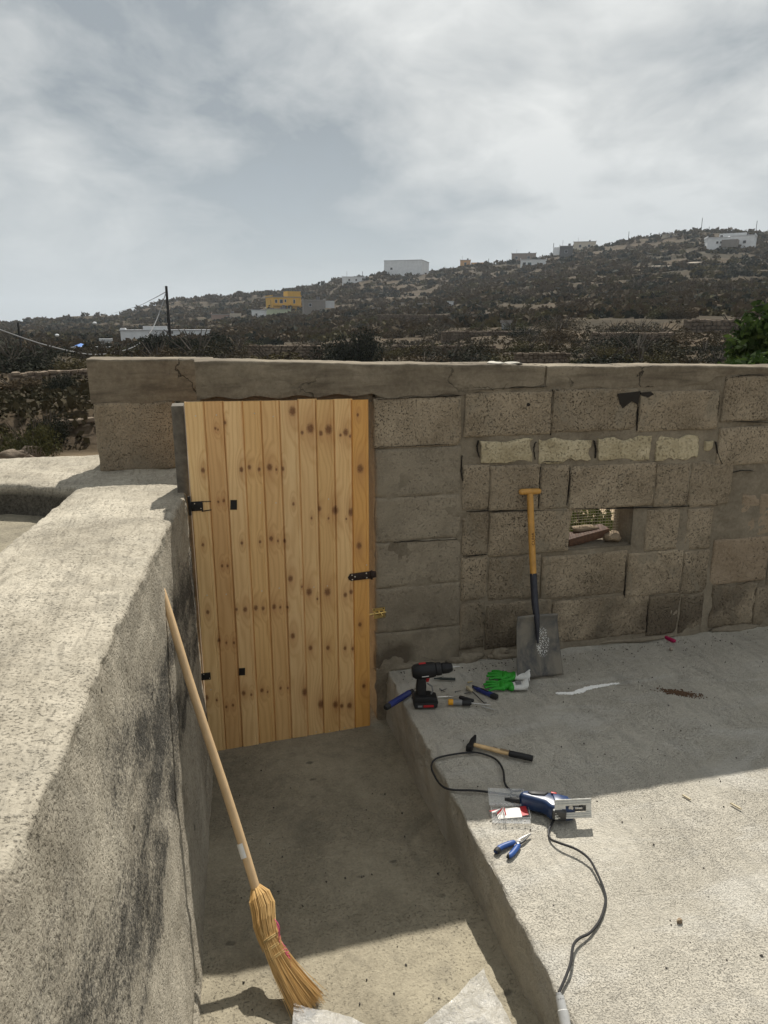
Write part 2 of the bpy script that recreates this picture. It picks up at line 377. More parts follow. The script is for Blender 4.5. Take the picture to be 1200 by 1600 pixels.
# ------------------------------------------------------------------ left parapet wall (L shaped, plastered)
def parapet_top(y): return np.interp(y, [-3, 2.9, 3.75, 5.0], [1.50, 1.50, 1.505, 1.505])
def right_edge(y): return np.interp(y, [-3, 1.08, 1.36, 1.96, 2.41, 3.07, 3.55, 3.75, 5.0], [-0.42, -0.357, -0.335, -0.30, -0.262, -0.20, -0.145, -0.128, -0.128])
def left_edge(y): return np.interp(y, [-3, 2.93, 3.22, 3.9, 5.0], [-0.98, -0.825, -0.785, -0.712, -0.70])
def loft_wall(name, stations, section, mat, parent, disp):
    P = np.array([section(s) for s in stations]); N = grid_normals(P)
    d = disp(P)
    P = P + N * d[..., None]
    return wobj(name, P.reshape(-1, 3), gridfaces(P.shape[0], P.shape[1]), mat, parent, smooth=True)
def make_parapet():
    root = thing('parapet_wall', (-0.5, 2.0, 0), 'low thick L-shaped plastered concrete wall with mould stains, left of the passage', 'wall')
    ys = np.concatenate([np.linspace(-2.0, 0.6, 40), np.arange(0.6, 4.08, 0.014)])
    def sec(y):
        xr, xl, zt = float(right_edge(y)), float(left_edge(y)), float(parapet_top(y))
        xb = -0.095 - 0.02 * max(0, 3.5 - y); zb = -0.05; rr = 0.020; pts = []
        # passage side, from the foot up: battered plaster
        for k in np.linspace(0, 1, 70):
            z = zb + (zt - rr - zb) * k
            x = xb + (xr - xb) * (k ** 0.95) - 0.012 * math.sin(k * math.pi)
            pts.append((x, y, z))
        for a in np.linspace(0, 90, 8)[1:]: pts.append((xr - rr + rr * math.cos(R(a)), y, zt - rr + rr * math.sin(R(a))))
        for k in np.linspace(0, 1, 44)[1:]: pts.append((xr - rr + (xl + 0.03 - xr + rr) * k, y, zt + 0.012 * math.sin(k * 3.1)))
        for a in np.linspace(0, 90, 5)[1:]: pts.append((xl + 0.03 - 0.03 * math.sin(R(a)), y, zt - 0.03 + 0.03 * math.cos(R(a))))
        for k in np.linspace(0, 1, 10)[1:]: pts.append((xl, y, zt - 0.03 - 0.8 * k))
        return pts
    def disp(P):
        z = P[..., 2]; top = np.clip((z - 1.42) / 0.06, 0, 1)
        d = 0.005 * fbm(P * 3.0, 3) + 0.0035 * fbm(P * np.array([16, 12, 16.]) + 4, 4) + 0.0022 * vnoise(P * 65)
        edge = np.exp(-((z - 1.47) / 0.035) ** 2)
        d = d - edge * 0.009 * np.clip(fbm(P * 20 + 2, 4) + 0.05, 0, 1)
        # shallow trowel ridges on the top, a recessed crack low on the passage side
        low = np.exp(-((z - 0.16 - 0.03 * vnoise(P * 4)) / 0.018) ** 2) * np.clip(fbm(P * np.array([2, 5, 2.]) + 3, 3) * 2, 0, 1)
        return d - 0.025 * low
    loft_wall('wall_run', ys, sec, M['parapet'], root, disp)
    xs = np.concatenate([np.linspace(-3.4, -1.5, 40), np.arange(-1.5, -0.10, 0.016)])
    def sec2(x):
        zt = 1.512; y1 = 4.93; pts = []
        t = float(np.clip((-0.68 - x) / 0.5, 0, 1)); t = t * t * (3 - 2 * t)
        y0 = 3.99 + 0.17 * t; z0 = 1.506
        for k in np.linspace(0, 1, 26): pts.append((x, y0, 0.8 + (z0 - 0.03 - 0.8) * k))
        for a in np.linspace(0, 90, 5)[1:]: pts.append((x, y0 + 0.03 * (1 - math.cos(R(a))), z0 - 0.03 + 0.03 * math.sin(R(a))))
        for k in np.linspace(0, 1, 34)[1:]: pts.append((x, y0 + 0.03 + (y1 - y0 - 0.03) * k, z0 + (zt - z0) * k))
        for k in np.linspace(0, 1, 20)[1:]: pts.append((x, y1, zt - 1.7 * k))
        return pts
    def disp2(P):
        return -(0.010 * fbm(P * 3.0 + 8, 3) + 0.006 * fbm(P * 12 + 4, 4) + 0.003 * vnoise(P * 60))
    P = np.array([sec2(x) for x in xs]); N = grid_normals(P); P = P + N * disp2(P)[..., None]
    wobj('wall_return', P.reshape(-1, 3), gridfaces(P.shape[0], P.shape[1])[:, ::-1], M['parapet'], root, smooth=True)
    mb = MB().box((-0.45, 4.0, 0.70), (0.5, 0.60, 1.5)); mb.wbuild('wall_core', M['parapet'], root)
make_parapet()
def make_yard():
    xs = np.linspace(-4.5, -0.76, 60); ys = np.linspace(-2.5, 4.25, 100)
    X, Y = np.meshgrid(xs, ys, indexing='ij'); P = np.stack([X, Y, np.full(X.shape, 1.33)], -1)
    P[..., 2] += 0.012 * fbm(P * 3.1 + 1, 4)
    tag(wobj('yard_floor', P.reshape(-1, 3), gridfaces(*X.shape), M['floor'], smooth=True), 'cement floor of the yard behind the low wall', kind='structure')
make_yard()

# ------------------------------------------------------------------ cross wall of hollow blocks
OPX0, OPX1, OPZ0, OPZ1 = 2.03, 2.50, 1.025, 1.305        # opening with the wire mesh (x, z)
DX0, DX1, DZ1 = -0.155, 0.872, 1.985                     # doorway
wall_root = thing('block_wall', (1.5, 3.82, 0), 'weathered concrete block wall with doorway, capping beam and small meshed opening', 'wall')
def make_mortar():
    y0, y1 = WALL + 0.006, WALL + 0.23
    xs = np.concatenate([[DX1 + 0.0], np.arange(DX1 + 0.02, 4.0, 0.02), np.linspace(4.0, 6.5, 40)]); zs = np.arange(0.0, 2.07, 0.02)
    X, Z = np.meshgrid(xs, zs, indexing='ij'); P = np.stack([X, np.full(X.shape, y0), Z], -1)
    P[..., 1] += 0.007 * fbm(P * 7, 4) - 0.01 * np.clip((0.46 - Z) / 0.1, 0, 1)
    # rough plaster edge beside the door
    e = np.exp(-((X - DX1) / 0.03) ** 2); P[..., 0] += e * 0.018 * fbm(P * np.array([3, 3, 12.]) + 2, 4); P[..., 1] += e * 0.01
    F = gridfaces(*X.shape)
    cx = X.reshape(-1)[F].mean(1); cz = Z.reshape(-1)[F].mean(1)
    keep = ~((cx > OPX0) & (cx < OPX1) & (cz > OPZ0) & (cz < OPZ1))
    wobj('mortar', P.reshape(-1, 3), F[keep], M['mortar'], wall_root, smooth=True)
    def b(x0, x1, z0, z1, ya=y0 + 0.02, yb=y1): MB().box(((x0 + x1) / 2, (ya + yb) / 2, (z0 + z1) / 2), (x1 - x0, yb - ya, z1 - z0)).wbuild('wall_core', M['mortar'], wall_root)
    b(DX1 + 0.006, OPX0, -0.1, 2.05); b(OPX1, 6.5, -0.1, 2.05)
    b(OPX0, OPX1, -0.1, OPZ0); b(OPX0, OPX1, OPZ1, 2.05)
make_mortar()
def block(x0, x1, z0, z1, mat='block', proud=0.004, name='block', jag=0.0028, round_=0.003, y_face=WALL, hollow=False, depth=0.06):
    nx, nz = max(5, int((x1 - x0) / 0.016)), max(5, int((z1 - z0) / 0.016))
    ew, eh = 0.0045 / (x1 - x0), 0.0045 / (z1 - z0); a = np.concatenate([[0], np.linspace(ew, 1 - ew, nx), [1]]); c = np.concatenate([[0], np.linspace(eh, 1 - eh, nz), [1]]); nx += 2; nz += 2; A, Cc = np.meshgrid(a, c, indexing='ij')
    X = x0 + (x1 - x0) * A; Z = z0 + (z1 - z0) * Cc
    dx = np.minimum(A, 1 - A) * (x1 - x0); dz = np.minimum(Cc, 1 - Cc) * (z1 - z0); dm = np.minimum(dx, dz)
    seed = np.array([x0 * 7.3, 0, z0 * 5.1])
    P = np.stack([X, np.full(X.shape, y_face - proud), Z], -1)
    edge = np.exp(-(dm / round_) ** 2)
    Y = P[..., 1] + edge * (0.006 + 0.006 * np.clip(fbm(P * 18 + seed, 3), 0, 1)) + 0.003 * fbm(P * 9 + seed, 3) + 0.0025 * vnoise(P * 75)
    if hollow:   # a hollow block seen end on: mortar-filled core between two ragged webs
        k = np.clip(1 - np.abs(np.abs(A - 0.5) - 0.40) / 0.07, 0, 1); Y += 0.014 * k * np.clip(0.5 + vnoise(P * 40 + seed), 0, 1)
    e2 = np.exp(-(dm / 0.03) ** 2)
    X = X + jag * e2 * fbm(P * 16 + seed + 3, 3); Z = Z + jag * e2 * fbm(P * 16 + seed + 8, 3)
    # knocked corners
    for (ca, cc) in ((0, 0), (1, 0), (0, 1), (1, 1)):
        if random.random() < 0.28:
            rr = random.uniform(0.015, 0.045); dd = np.hypot((A - ca) * (x1 - x0), (Cc - cc) * (z1 - z0)); Y = Y + np.clip(1 - dd / rr, 0, 1) * 0.016
    F3 = np.stack([X, Y, Z], -1)
    V = F3.reshape(-1, 3); F = gridfaces(nx, nz)
    ring = [(i, 0) for i in range(nx)] + [(nx - 1, j) for j in range(1, nz)] + [(i, nz - 1) for i in range(nx - 2, -1, -1)] + [(0, j) for j in range(nz - 2, 0, -1)]
    idx = np.array([i * nz + j for i, j in ring]); B = V[idx].copy(); B[:, 1] = y_face + depth
    n0 = len(V); V = np.vstack([V, B]); k = len(idx); r = np.arange(k)
    S = np.stack([idx[r], n0 + r, n0 + (r + 1) % k, idx[(r + 1) % k]], -1)
    o = wobj(name, V, np.vstack([F, S]), M[mat], wall_root, smooth=True)
    return o
def blk(u0, u1, v0, v1, **kw):
    u0 -= 1.6; u1 += 1.6; v0 -= 1.6; v1 += 1.6; um, vm = (u0 + u1) / 2, (v0 + v1) / 2
    x0, x1 = on_y(u0, vm, WALL).x, on_y(u1, vm, WALL).x; z0, z1 = on_y(um, v1, WALL).z, on_y(um, v0, WALL).z
    return block(x0, x1, z0, z1, **kw)
# pier beside the door
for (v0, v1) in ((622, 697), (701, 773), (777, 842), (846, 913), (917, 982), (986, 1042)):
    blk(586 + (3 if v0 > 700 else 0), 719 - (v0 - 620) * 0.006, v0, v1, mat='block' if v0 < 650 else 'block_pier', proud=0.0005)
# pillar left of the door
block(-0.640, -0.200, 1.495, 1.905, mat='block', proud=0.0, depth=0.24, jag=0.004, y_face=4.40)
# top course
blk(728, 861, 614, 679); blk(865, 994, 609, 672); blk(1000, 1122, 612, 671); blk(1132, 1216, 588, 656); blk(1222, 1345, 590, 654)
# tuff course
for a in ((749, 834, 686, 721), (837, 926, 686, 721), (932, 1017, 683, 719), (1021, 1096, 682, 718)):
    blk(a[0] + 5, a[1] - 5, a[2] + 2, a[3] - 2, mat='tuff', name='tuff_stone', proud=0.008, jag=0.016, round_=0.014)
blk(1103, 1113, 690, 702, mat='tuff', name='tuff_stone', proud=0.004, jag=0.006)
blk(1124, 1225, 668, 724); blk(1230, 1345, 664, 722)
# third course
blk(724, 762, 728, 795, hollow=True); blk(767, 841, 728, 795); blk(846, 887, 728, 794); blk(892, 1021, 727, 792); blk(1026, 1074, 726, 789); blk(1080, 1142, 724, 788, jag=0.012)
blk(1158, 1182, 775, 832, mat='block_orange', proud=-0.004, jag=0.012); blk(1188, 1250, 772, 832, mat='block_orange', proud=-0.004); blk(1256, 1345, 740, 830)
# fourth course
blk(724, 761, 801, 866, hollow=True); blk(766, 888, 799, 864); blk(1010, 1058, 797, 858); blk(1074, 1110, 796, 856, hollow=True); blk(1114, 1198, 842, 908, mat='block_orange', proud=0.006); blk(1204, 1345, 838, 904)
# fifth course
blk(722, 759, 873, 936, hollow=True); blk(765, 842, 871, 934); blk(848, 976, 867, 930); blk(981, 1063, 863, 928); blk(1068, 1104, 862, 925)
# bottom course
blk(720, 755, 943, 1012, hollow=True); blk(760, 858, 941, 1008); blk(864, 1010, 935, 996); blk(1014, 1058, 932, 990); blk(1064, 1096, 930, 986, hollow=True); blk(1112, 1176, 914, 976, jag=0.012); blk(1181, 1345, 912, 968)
# further along, out of the picture
for i in range(3):
    for j in range(5):
        x0 = 4.42 + i * 0.53 + (0.2 if j % 2 else 0); block(x0, x0 + 0.5, 0.42 + j * 0.30, 0.42 + j * 0.30 + 0.27)

def beam(x0, x1, zb_fn, zt_fn, yf, name='capping_beam', yb=WALL + 0.25):
    xs = np.arange(x0, x1 + 0.001, 0.016); P = []
    for x in xs:
        zb, zt = zb_fn(x), zt_fn(x); s = []
        for y in np.linspace(yb, yf, 6)[:-1]: s.append((x, y, zb))
        for k in np.linspace(0, 1, 16): s.append((x, yf + 0.010 * (1 - k), zb + (zt - 0.012 - zb) * k))
        for a in np.linspace(0, 90, 4)[1:]: s.append((x, yf + 0.012 * (1 - math.cos(R(a))), zt - 0.012 + 0.012 * math.sin(R(a))))
        for y in np.linspace(yf + 0.03, yb, 10): s.append((x, y, zt))
        P.append(s)
    P = np.array(P); N = grid_normals(P)
    d = 0.002 * fbm(P * 5, 3) + 0.002 * fbm(P * 22, 3)
    P = P - N * d[..., None] * -1
    nu, nv = P.shape[:2]; V = P.reshape(-1, 3); F = [tuple(f) for f in gridfaces(nu, nv)]
    F.append(tuple(range(nv))); F.append(tuple(range((nu - 1) * nv, nu * nv))[::-1])
    me_o = wobj(name, V, F, M['beam'], wall_root, smooth=True)
    try: me_o.data.set_sharp_from_angle(angle=R(50))
    except Exception: pass
    return me_o
_top = lambda x: float(np.interp(x, [-0.6, 1.83, 3.3, 6.5], [2.185, 2.122, 2.098, 2.06])) + 0.0025 * math.sin(x * 5.1) + 0.0015 * math.sin(x * 13)
beam(-0.652, 0.06, lambda x: 1.903 + 0.004 * math.sin(20 * x), lambda x: 2.146 - 0.012 * x, 4.39, yb=4.66)
MB().box((-0.42, 4.54, 1.71), (0.36, 0.18, 0.40)).wbuild('pillar_core', M['mortar'], wall_root)
MB().box((0.415, WALL + 0.12, 1.99), (0.90, 0.14, 0.10)).wbuild('door_head', M['mortar'], wall_root)
beam(-0.050, 1.846, lambda x: float(np.interp(x, [-0.2, 0.85, 0.9, 1.35, 1.6, 1.85], [1.985, 1.985, 1.965, 1.975, 2.0, 2.02])) + 0.007 * math.sin(31 * x), _top, WALL - 0.012)
beam(1.853, 6.5, lambda x: float(np.interp(x, [1.8, 2.3, 2.9, 2.96, 6.5], [2.01, 1.99, 2.0, 2.05, 2.03])) + 0.006 * math.sin(27 * x), _top, WALL - 0.008)
# mortar slumped under the beam and lime crust left along its top
def lump(name, c, d, mat, parent, seed, n=(14, 10), rough=0.35):
    us = np.linspace(0, 2 * math.pi, n[0], endpoint=False); vs = np.linspace(0, math.pi, n[1])
    U, Vv = np.meshgrid(us, vs, indexing='ij')
    D = np.stack([np.cos(U) * np.sin(Vv), np.sin(U) * np.sin(Vv), np.cos(Vv)], -1)
    k = 1 + rough * fbm(D * 1.7 + seed, 3); P = D * k[..., None] * np.array(d) + np.array(c)
    F = []
    for i in range(n[0]):
        for j in range(n[1] - 1):
            F.append((i * n[1] + j, i * n[1] + j + 1, ((i + 1) % n[0]) * n[1] + j + 1, ((i + 1) % n[0]) * n[1] + j))
    return wobj(name, P.reshape(-1, 3), F, mat, parent, smooth=True)
for i, (u, w) in enumerate(((775, .05), (803, .05))):
    p = on_y(u, 566, WALL + 0.03)
    lump('lime_crust', (p.x, WALL + 0.05, _top(p.x) + 0.002), (w, 0.05, 0.010), M['rubble_light'], wall_root, i * 3.1)
M['black_hole'] = simple('recess_shade', (0.022, 0.018, 0.014), 0.95)  # flat near-black standing for the shade inside holes and open joints
# two broken holes under the beam, black plates with the inner shade painted
def hole(u, v, du, dv, seed):
    c = on_y(u, v, WALL); pts = []
    n = 11
    for i in range(n):
        a = 2 * math.pi * i / n; r = 0.75 + 0.4 * random.random()
        pts.append((c.x + du / 262 * r * math.cos(a), c.z + dv / 262 * r * math.sin(a)))
    MB().prism(pts, WALL - 0.0075, WALL + 0.03).wbuild('broken_hollow_shade', M['black_hole'], wall_root)
hole(825, 632, 3, 3, 3)
for poly in ([(964, 615), (984, 613), (1000, 611), (998, 621), (996, 632), (986, 627), (972, 638), (967, 630)], [(1000, 613), (1016, 612), (1021, 616), (1011, 621), (1001, 618)]):
    q = [on_y(u, v, WALL) for u, v in poly]; MB().prism([(p.x, p.z) for p in q], WALL - 0.0075, WALL + 0.03).wbuild('broken_hollow_shade', M['black_hole'], wall_root)
# dark strips laid on the face for joints opened into cracks
def crack(pts, w):
    q = [on_y(u, v, WALL) for u, v in pts]; q = spline([Vector((p.x, 0, p.z)) for p in q], 10); n = len(q); L_, R_ = [], []
    for i, p in enumerate(q):
        t = (q[min(i + 1, n - 1)] - q[max(i - 1, 0)]).normalized(); nn = Vector((-t.z, 0, t.x)); k = math.sin(math.pi * (0.08 + 0.84 * i / (n - 1)))
        jj = Vector((random.uniform(-1, 1), 0, random.uniform(-1, 1))) * 0.0016; ww = w * 0.72 * k * random.uniform(0.3, 1.0)
        L_.append(p + nn * ww + jj); R_.append(p - nn * ww + jj)
    poly = [(p.x, p.z) for p in L_] + [(p.x, p.z) for p in R_[::-1]]
    MB().prism(poly, WALL - 0.0068, WALL + 0.02).wbuild('open_joint', M['black_hole'], wall_root)
for pts, w in (([(863, 608), (861, 640), (860, 680)], .0030), ([(997, 624), (996, 650), (995, 673)], .0028), ([(1124, 618), (1122, 640), (1119, 657)], .0026), ([(890, 730), (889, 760), (885, 790)], .0034), ([(844, 730), (842, 765), (841, 795)], .0024),
               ([(978, 868), (977, 900), (975, 932)], .0028), ([(1012, 938), (1011, 960), (1010, 988)], .0024), ([(724, 869), (742, 868), (760, 866)], .0030), ([(728, 799), (800, 798), (886, 796)], .0026), ([(893, 795), (980, 794), (1078, 791)], .0034),
               ([(590, 699), (640, 697), (702, 694)], .0018), ([(615, 847), (660, 845), (715, 842)], .0026), ([(1135, 657), (1165, 659), (1205, 660)], .0030), ([(846, 722), (860, 721), (880, 722)], .0034),
               ([(722, 712), (721, 735), (723, 752)], .0026), ([(748, 688), (746, 700), (749, 715)], .0034), ([(1118, 690), (1122, 712), (1128, 725)], .0034), ([(1145, 738), (1160, 735), (1178, 736)], .0026), ([(720, 1020), (727, 1030), (722, 1040)], .0040),
               ([(590, 624), (650, 621), (718, 618)], .0022), ([(730, 610), (800, 606), (855, 604)], .0022), ([(1140, 590), (1170, 586), (1200, 587)], .0024), ([(838, 690), (834, 700), (836, 718)], .0026), ([(928, 688), (931, 700), (930, 716)], .0026)): crack(pts, w)
for (u, v, a, b) in ((726, 1036, 0.10, 0.05), (800, 1020, 0.2, 0.03), (650, 1048, 0.18, 0.03), (1000, 1002, 0.3, 0.02), (1150, 985, 0.2, 0.025), (780, 1010, 0.06, 0.05)):
    p = on_y(u, v, WALL); lump('mortar_skirt', (p.x, WALL + 0.008, SLAB + 0.015), (a, 0.035, b), M['mortar'], wall_root, u * 0.1, n=(24, 10), rough=0.5)

# reveal of the opening, rubble on its sill, wire mesh
mesh_root = thing('wire_mesh_screen', ((OPX0 + OPX1) / 2, WALL + 0.17, OPZ0), 'rusty square wire mesh across the small opening in the block wall', 'wire mesh')
M['wire'] = simple('rusty_wire', (0.30, 0.26, 0.19), 0.6, 0.3)
mw = MB()
for i, x in enumerate(np.arange(OPX0 - 0.01, OPX1 + 0.01, 0.0185)):
    mw.tube([(x + 0.003 * math.sin(i), WALL + 0.175, OPZ0 - 0.02), (x + 0.004 * math.cos(i * 2), WALL + 0.178, (OPZ0 + OPZ1) / 2), (x, WALL + 0.175, OPZ1 + 0.02)], 0.0012, 4)
for j, z in enumerate(np.arange(OPZ0, OPZ1 + 0.01, 0.0185)):
    mw.tube([(OPX0 - 0.02, WALL + 0.1765, z + 0.002 * math.sin(j * 3)), ((OPX0 + OPX1) / 2, WALL + 0.179, z + 0.003 * math.cos(j)), (OPX1 + 0.02, WALL + 0.1765, z)], 0.0012, 4)
mw.wbuild('wires', M['wire'], mesh_root)
M['old_wood'] = simple('old_brown_wood', (0.10, 0.052, 0.032), 0.75, var=0.4, nscale=60, bump=0.5, bd=0.003)
M['rock_pale'] = concrete('pale_rock', (0.22, 0.18, 0.14), (0.42, 0.37, 0.30), grain=40, pits=0.3, blotch=8, bump=0.9, bdist=0.008)
sill = thing('broken_board', (2.24, WALL + 0.12, OPZ0 + 0.01), 'splintered dark brown board lying on the sill of the opening', 'board')
MB().box((0, 0, 0.035), (0.30, 0.09, 0.055), (0.1, -0.14, 0.12)).build('plank', M['old_wood'], sill, bevel=0.006)
MB().box((-0.17, -0.02, 0.018), (0.13, 0.05, 0.03), (0.0, 0.2, -0.25)).build('splinter', M['old_wood'], sill, bevel=0.004)
tag(lump('sill_stone', (2.41, WALL + 0.10, OPZ0 + 0.035), (0.055, 0.05, 0.035), M['block_orange'], None, 4.2), 'small reddish stone at the right end of the opening sill', 'stone')
tag(lump('sill_rubble', (2.25, WALL + 0.150, OPZ0 + 0.082), (0.10, 0.035, 0.018), M['block_orange'], None, 9.2), 'flat brownish stone on top of the dark board in the opening', 'stone')

# ------------------------------------------------------------------ the pine door
DOORY = WALL - 0.022
def pine(name, knots, tone, seed):
    m, t, b = new_mat(name)
    co = t.node('ShaderNodeTexCoord').outputs['Object']        # x across the board, z along it
    co = t.vmath('ADD', co, (0, 0, 0)); off = t.vmath('ADD', co, (seed * 3.7, seed * 1.3, seed * 5.9))
    sep = t.node('ShaderNodeSeparateXYZ', ins={0: co})
    warp = None; dark = None; halo = None
    for (kx, kz, r) in knots:
        dv = t.vmath('SUBTRACT', co, (kx, 0, kz))
        L = t.vmath('LENGTH', t.scale(dv, (1.0, 0.0, 0.72)))
        Lw = t.vmath('LENGTH', t.scale(dv, (0.9, 0.0, 0.30)))
        dk = t.math('MULTIPLY', t.ramp(t.math('ADD', L, t.math('MULTIPLY', t.noise(off, 120, 2), r * 0.7)), r * 0.80, r * 1.55, 1.0, 0.0), t.ramp(L, r * 0.25, r * 0.9, 0.86, 1.0))
        hl = t.ramp(Lw, r * 0.6, r * 3.2, 1.0, 0.0)
        dark = dk if dark is None else t.math('MAXIMUM', dark, dk)
        halo = hl if halo is None else t.math('MAXIMUM', halo, hl)
    if dark is None: dark = halo = t.math('MULTIPLY', sep.outputs[0], 0.0)
    w = t.noise(t.scale(off, (3.0, 1.0, 0.45)), 2.0, 3, 0.5)
    ph = t.math('ADD', t.math('MULTIPLY', sep.outputs[0], 62.0), t.math('ADD', t.math('MULTIPLY', w, 13.0), t.math('MULTIPLY', halo, 3.4)))
    g = t.math('ADD', t.math('MULTIPLY', t.math('SINE', t.math('MULTIPLY', ph, 3.3)), 0.5), 0.5)
    g = t.math('POWER', g, 2.4)
    fib = t.noise(t.scale(off, (1.0, 1.0, 0.03)), 420, 3, 0.7)
    tn = t.noise(t.scale(off, (6.0, 1.0, 0.7)), 1.6, 3, 0.5)
    light = tuple(a * b_ for a, b_ in zip((0.85, 0.58, 0.28), tone)); mid = tuple(a * b_ for a, b_ in zip((0.67, 0.40, 0.165), tone))
    c = t.mix(t.ramp(tn, 0.40, 0.68, 0.0, 0.7), light, tuple(a * b_ for a, b_ in zip((0.74, 0.47, 0.21), tone)))
    c = t.mix(t.math('MULTIPLY', g, 0.6), c, mid)
    c = t.mix(t.ramp(fib, 0.45, 0.75, 0.0, 0.22), c, (0.45, 0.24, 0.09))
    c = t.mix(t.math('MULTIPLY', t.math('POWER', halo, 1.7), 0.5), c, (0.44, 0.20, 0.07))
    c = t.mix(t.math('MULTIPLY', dark, 0.96), c, t.mix(t.noise(off, 90, 3), (0.05, 0.014, 0.005), (0.24, 0.085, 0.025)))
    t.l.new(c, b.inputs['Base Color']); b.inputs['Roughness'].default_value = 0.42; b.inputs['Specular IOR Level'].default_value = 0.45
    t.l.new(t.bump(t.math('ADD', t.math('MULTIPLY', g, 0.4), fib), 0.25, 0.0012), b.inputs['Normal'])
    return m
def make_door():
    # knots as read from the photograph, (column, row, radius in px)
    A = lambda q: [(260 + x / 3.333, 600 + y / 3.333, r) for x, y, r in q]
    B = lambda q: [(280 + x / 3.333, 900 + y / 3.333, r) for x, y, r in q]
    K = A([(190,448,3),(190,835,2),(215,1185,2.6),(255,230,1.7),(268,236,1.2),(305,200,2),(270,612,1.7),(298,606,2),(290,945,2),(318,945,1.8),(390,443,3),(392,825,2),(410,1170,3.2),(365,1170,2),
           (432,432,2.6),(482,443,2.3),(487,820,1.9),(465,1163,3.2),(503,1165,2.5),(537,432,4),(572,443,1.6),(605,440,2.4),(545,803,3),(580,815,1.6),(615,815,2.4),(560,1157,3.2),(592,1160,1.8),(630,1160,1.8),
           (655,140,5),(660,622,2),(645,1010,3.8),(705,1052,1.6),(748,230,5.4),(706,252,2.2),(755,697,1.6),(795,647,3),(742,1080,4.6),(785,1117,1.6),(843,235,5.4),(803,255,3),(877,655,5),(843,697,1.6),(837,1080,5),
           (932,250,4),(905,265,1.9),(955,270,1.9),(960,665,4.6),(935,700,1.5),(930,1095,3),(960,1080,3),(995,160,2),(1008,440,5),(1002,840,4.2)]) + \
        B([(142,630,3.2),(195,642,1.6),(207,333,2.4),(245,345,1.6),(285,345,1.9),(245,678,1.9),(280,670,2),(335,605,3.2),(375,613,1.8),(430,592,2.8),(460,600,1.4),(527,580,2),(565,580,1.4),(590,308,3.6),(655,600,5),(683,372,3.2),(738,665,5.4),(773,370,3),(812,665,4.6),(845,672,3),(862,372,2.6),(902,375,2.4),(885,670,4),(940,250,3),(960,570,3)])
    K = [(on_y(u, v, DOORY), r / 272.0) for u, v, r in K]
    root = thing('plank_door', (0.36, DOORY, 0.0), 'new knotty pine plank door closed in the block wall', 'door')
    x0, x1, n = -0.112, 0.826, 10; w = (x1 - x0) / n
    tops = [1.972, 1.972, 1.970, 1.969, 1.968, 1.967, 1.972, 1.966, 1.968, 1.961, 1.962][:n]
    tones = [(0.97, 0.98, 0.98), (0.84, 0.76, 0.70), (1.0, 1.0, 1.02), (0.93, 0.87, 0.78), (0.90, 0.84, 0.78), (0.98, 1.0, 1.05), (0.97, 0.97, 0.98), (0.92, 0.88, 0.80), (1.0, 0.98, 0.95), (0.90, 0.72, 0.44)]
    for i in range(n):
        a, b_ = x0 + i * w + 0.0009, x0 + (i + 1) * w - 0.0009; zb = -0.012 + 0.030 * i / 9 + (0.016 if i == 5 else 0.0); zt = tops[i]
        cx, cz = (a + b_) / 2, (zb + zt) / 2
        kn = [(p.x - cx, p.z - cz, max(r * 1.0, 0.0048)) for p, r in K if a - 0.004 <= p.x <= b_ + 0.004]
        mat = pine('pine_board', kn, tones[i], i + 1)
        ch = 0.0045; hw = (b_ - a) / 2; hz = (zt - zb) / 2; g = 0.55 * hw
        prof = [(-hw, 0.010), (-hw, -0.0015), (-hw + ch, -0.009), (g, -0.009), (g + 0.003, -0.0068), (g + 0.006, -0.009), (hw - ch, -0.009), (hw, -0.0015), (hw, 0.002), (hw + 0.008, 0.002), (hw + 0.008, 0.006), (hw, 0.006), (hw, 0.010)]
        if i == n - 1: prof = [(min(p, hw), q) for p, q in prof if p <= hw]
        mb = MB(); mb.prism([(p, q) for p, q in prof], -hz, hz, axis='z')
        dy = 0.002 * math.sin(i * 2.3)
        o = mb.build('board', mat, root); o.location = (cx - 0.36, dy, cz)
        if i in (0, 2, 5): tag(o, ['left edge board with black strap hinges', '', 'board with two square tape patches', '', '', 'board standing a little short of the floor'][i])
    black = simple('black_iron', (0.018, 0.016, 0.015), 0.55, 0.3, var=0.4); rust = simple('rusty_hinge_iron', (0.035, 0.022, 0.018), 0.6, 0.4, var=0.5, nscale=90)
    steel = simple('zinc_screw', (0.62, 0.60, 0.55), 0.35, 0.9)
    def at(u, v): p = on_y(u, v, DOORY); return p.x - 0.36, p.z
    f = -0.011
    for (u, v, prongs) in ((309, 790, True), (323, 1055, False)):
        x, z = at(u, v); mb = MB(); mb.box((x - 0.004, f - 0.002, z), (0.060 if prongs else 0.050, 0.004, 0.050 if prongs else 0.042))
        mb.tube([(x - 0.040, f - 0.004, z - 0.045), (x - 0.040, f - 0.004, z + 0.055)], 0.008, 8)
        if prongs:
            mb.box((x + 0.045, f - 0.0015, z + 0.022), (0.045, 0.003, 0.004), (0, 0.03, 0)); mb.box((x + 0.043, f - 0.0015, z - 0.026), (0.05, 0.003, 0.005), (0, -0.10, 0))
        h = mb.build('strap_hinge', black, root, bevel=0.001)
        for (dx, dz) in ((-0.015, 0.015), (0.015, -0.012)):
            MB().tube([(x + dx, f - 0.0035, z + dz), (x + dx, f - 0.0060, z + dz)], 0.003, 8).build('screw', steel, h)
    for (u, v) in ((365, 788), (378, 1048)):
        x, z = at(u, v); MB().box((x, f - 0.0008, z), (0.034, 0.0016, 0.052 if v < 900 else 0.044), (0, 0.06, 0)).build('tape_patch', black, root)
    # long hasp near the right edge
    x, z = at(566, 899); mb = MB()
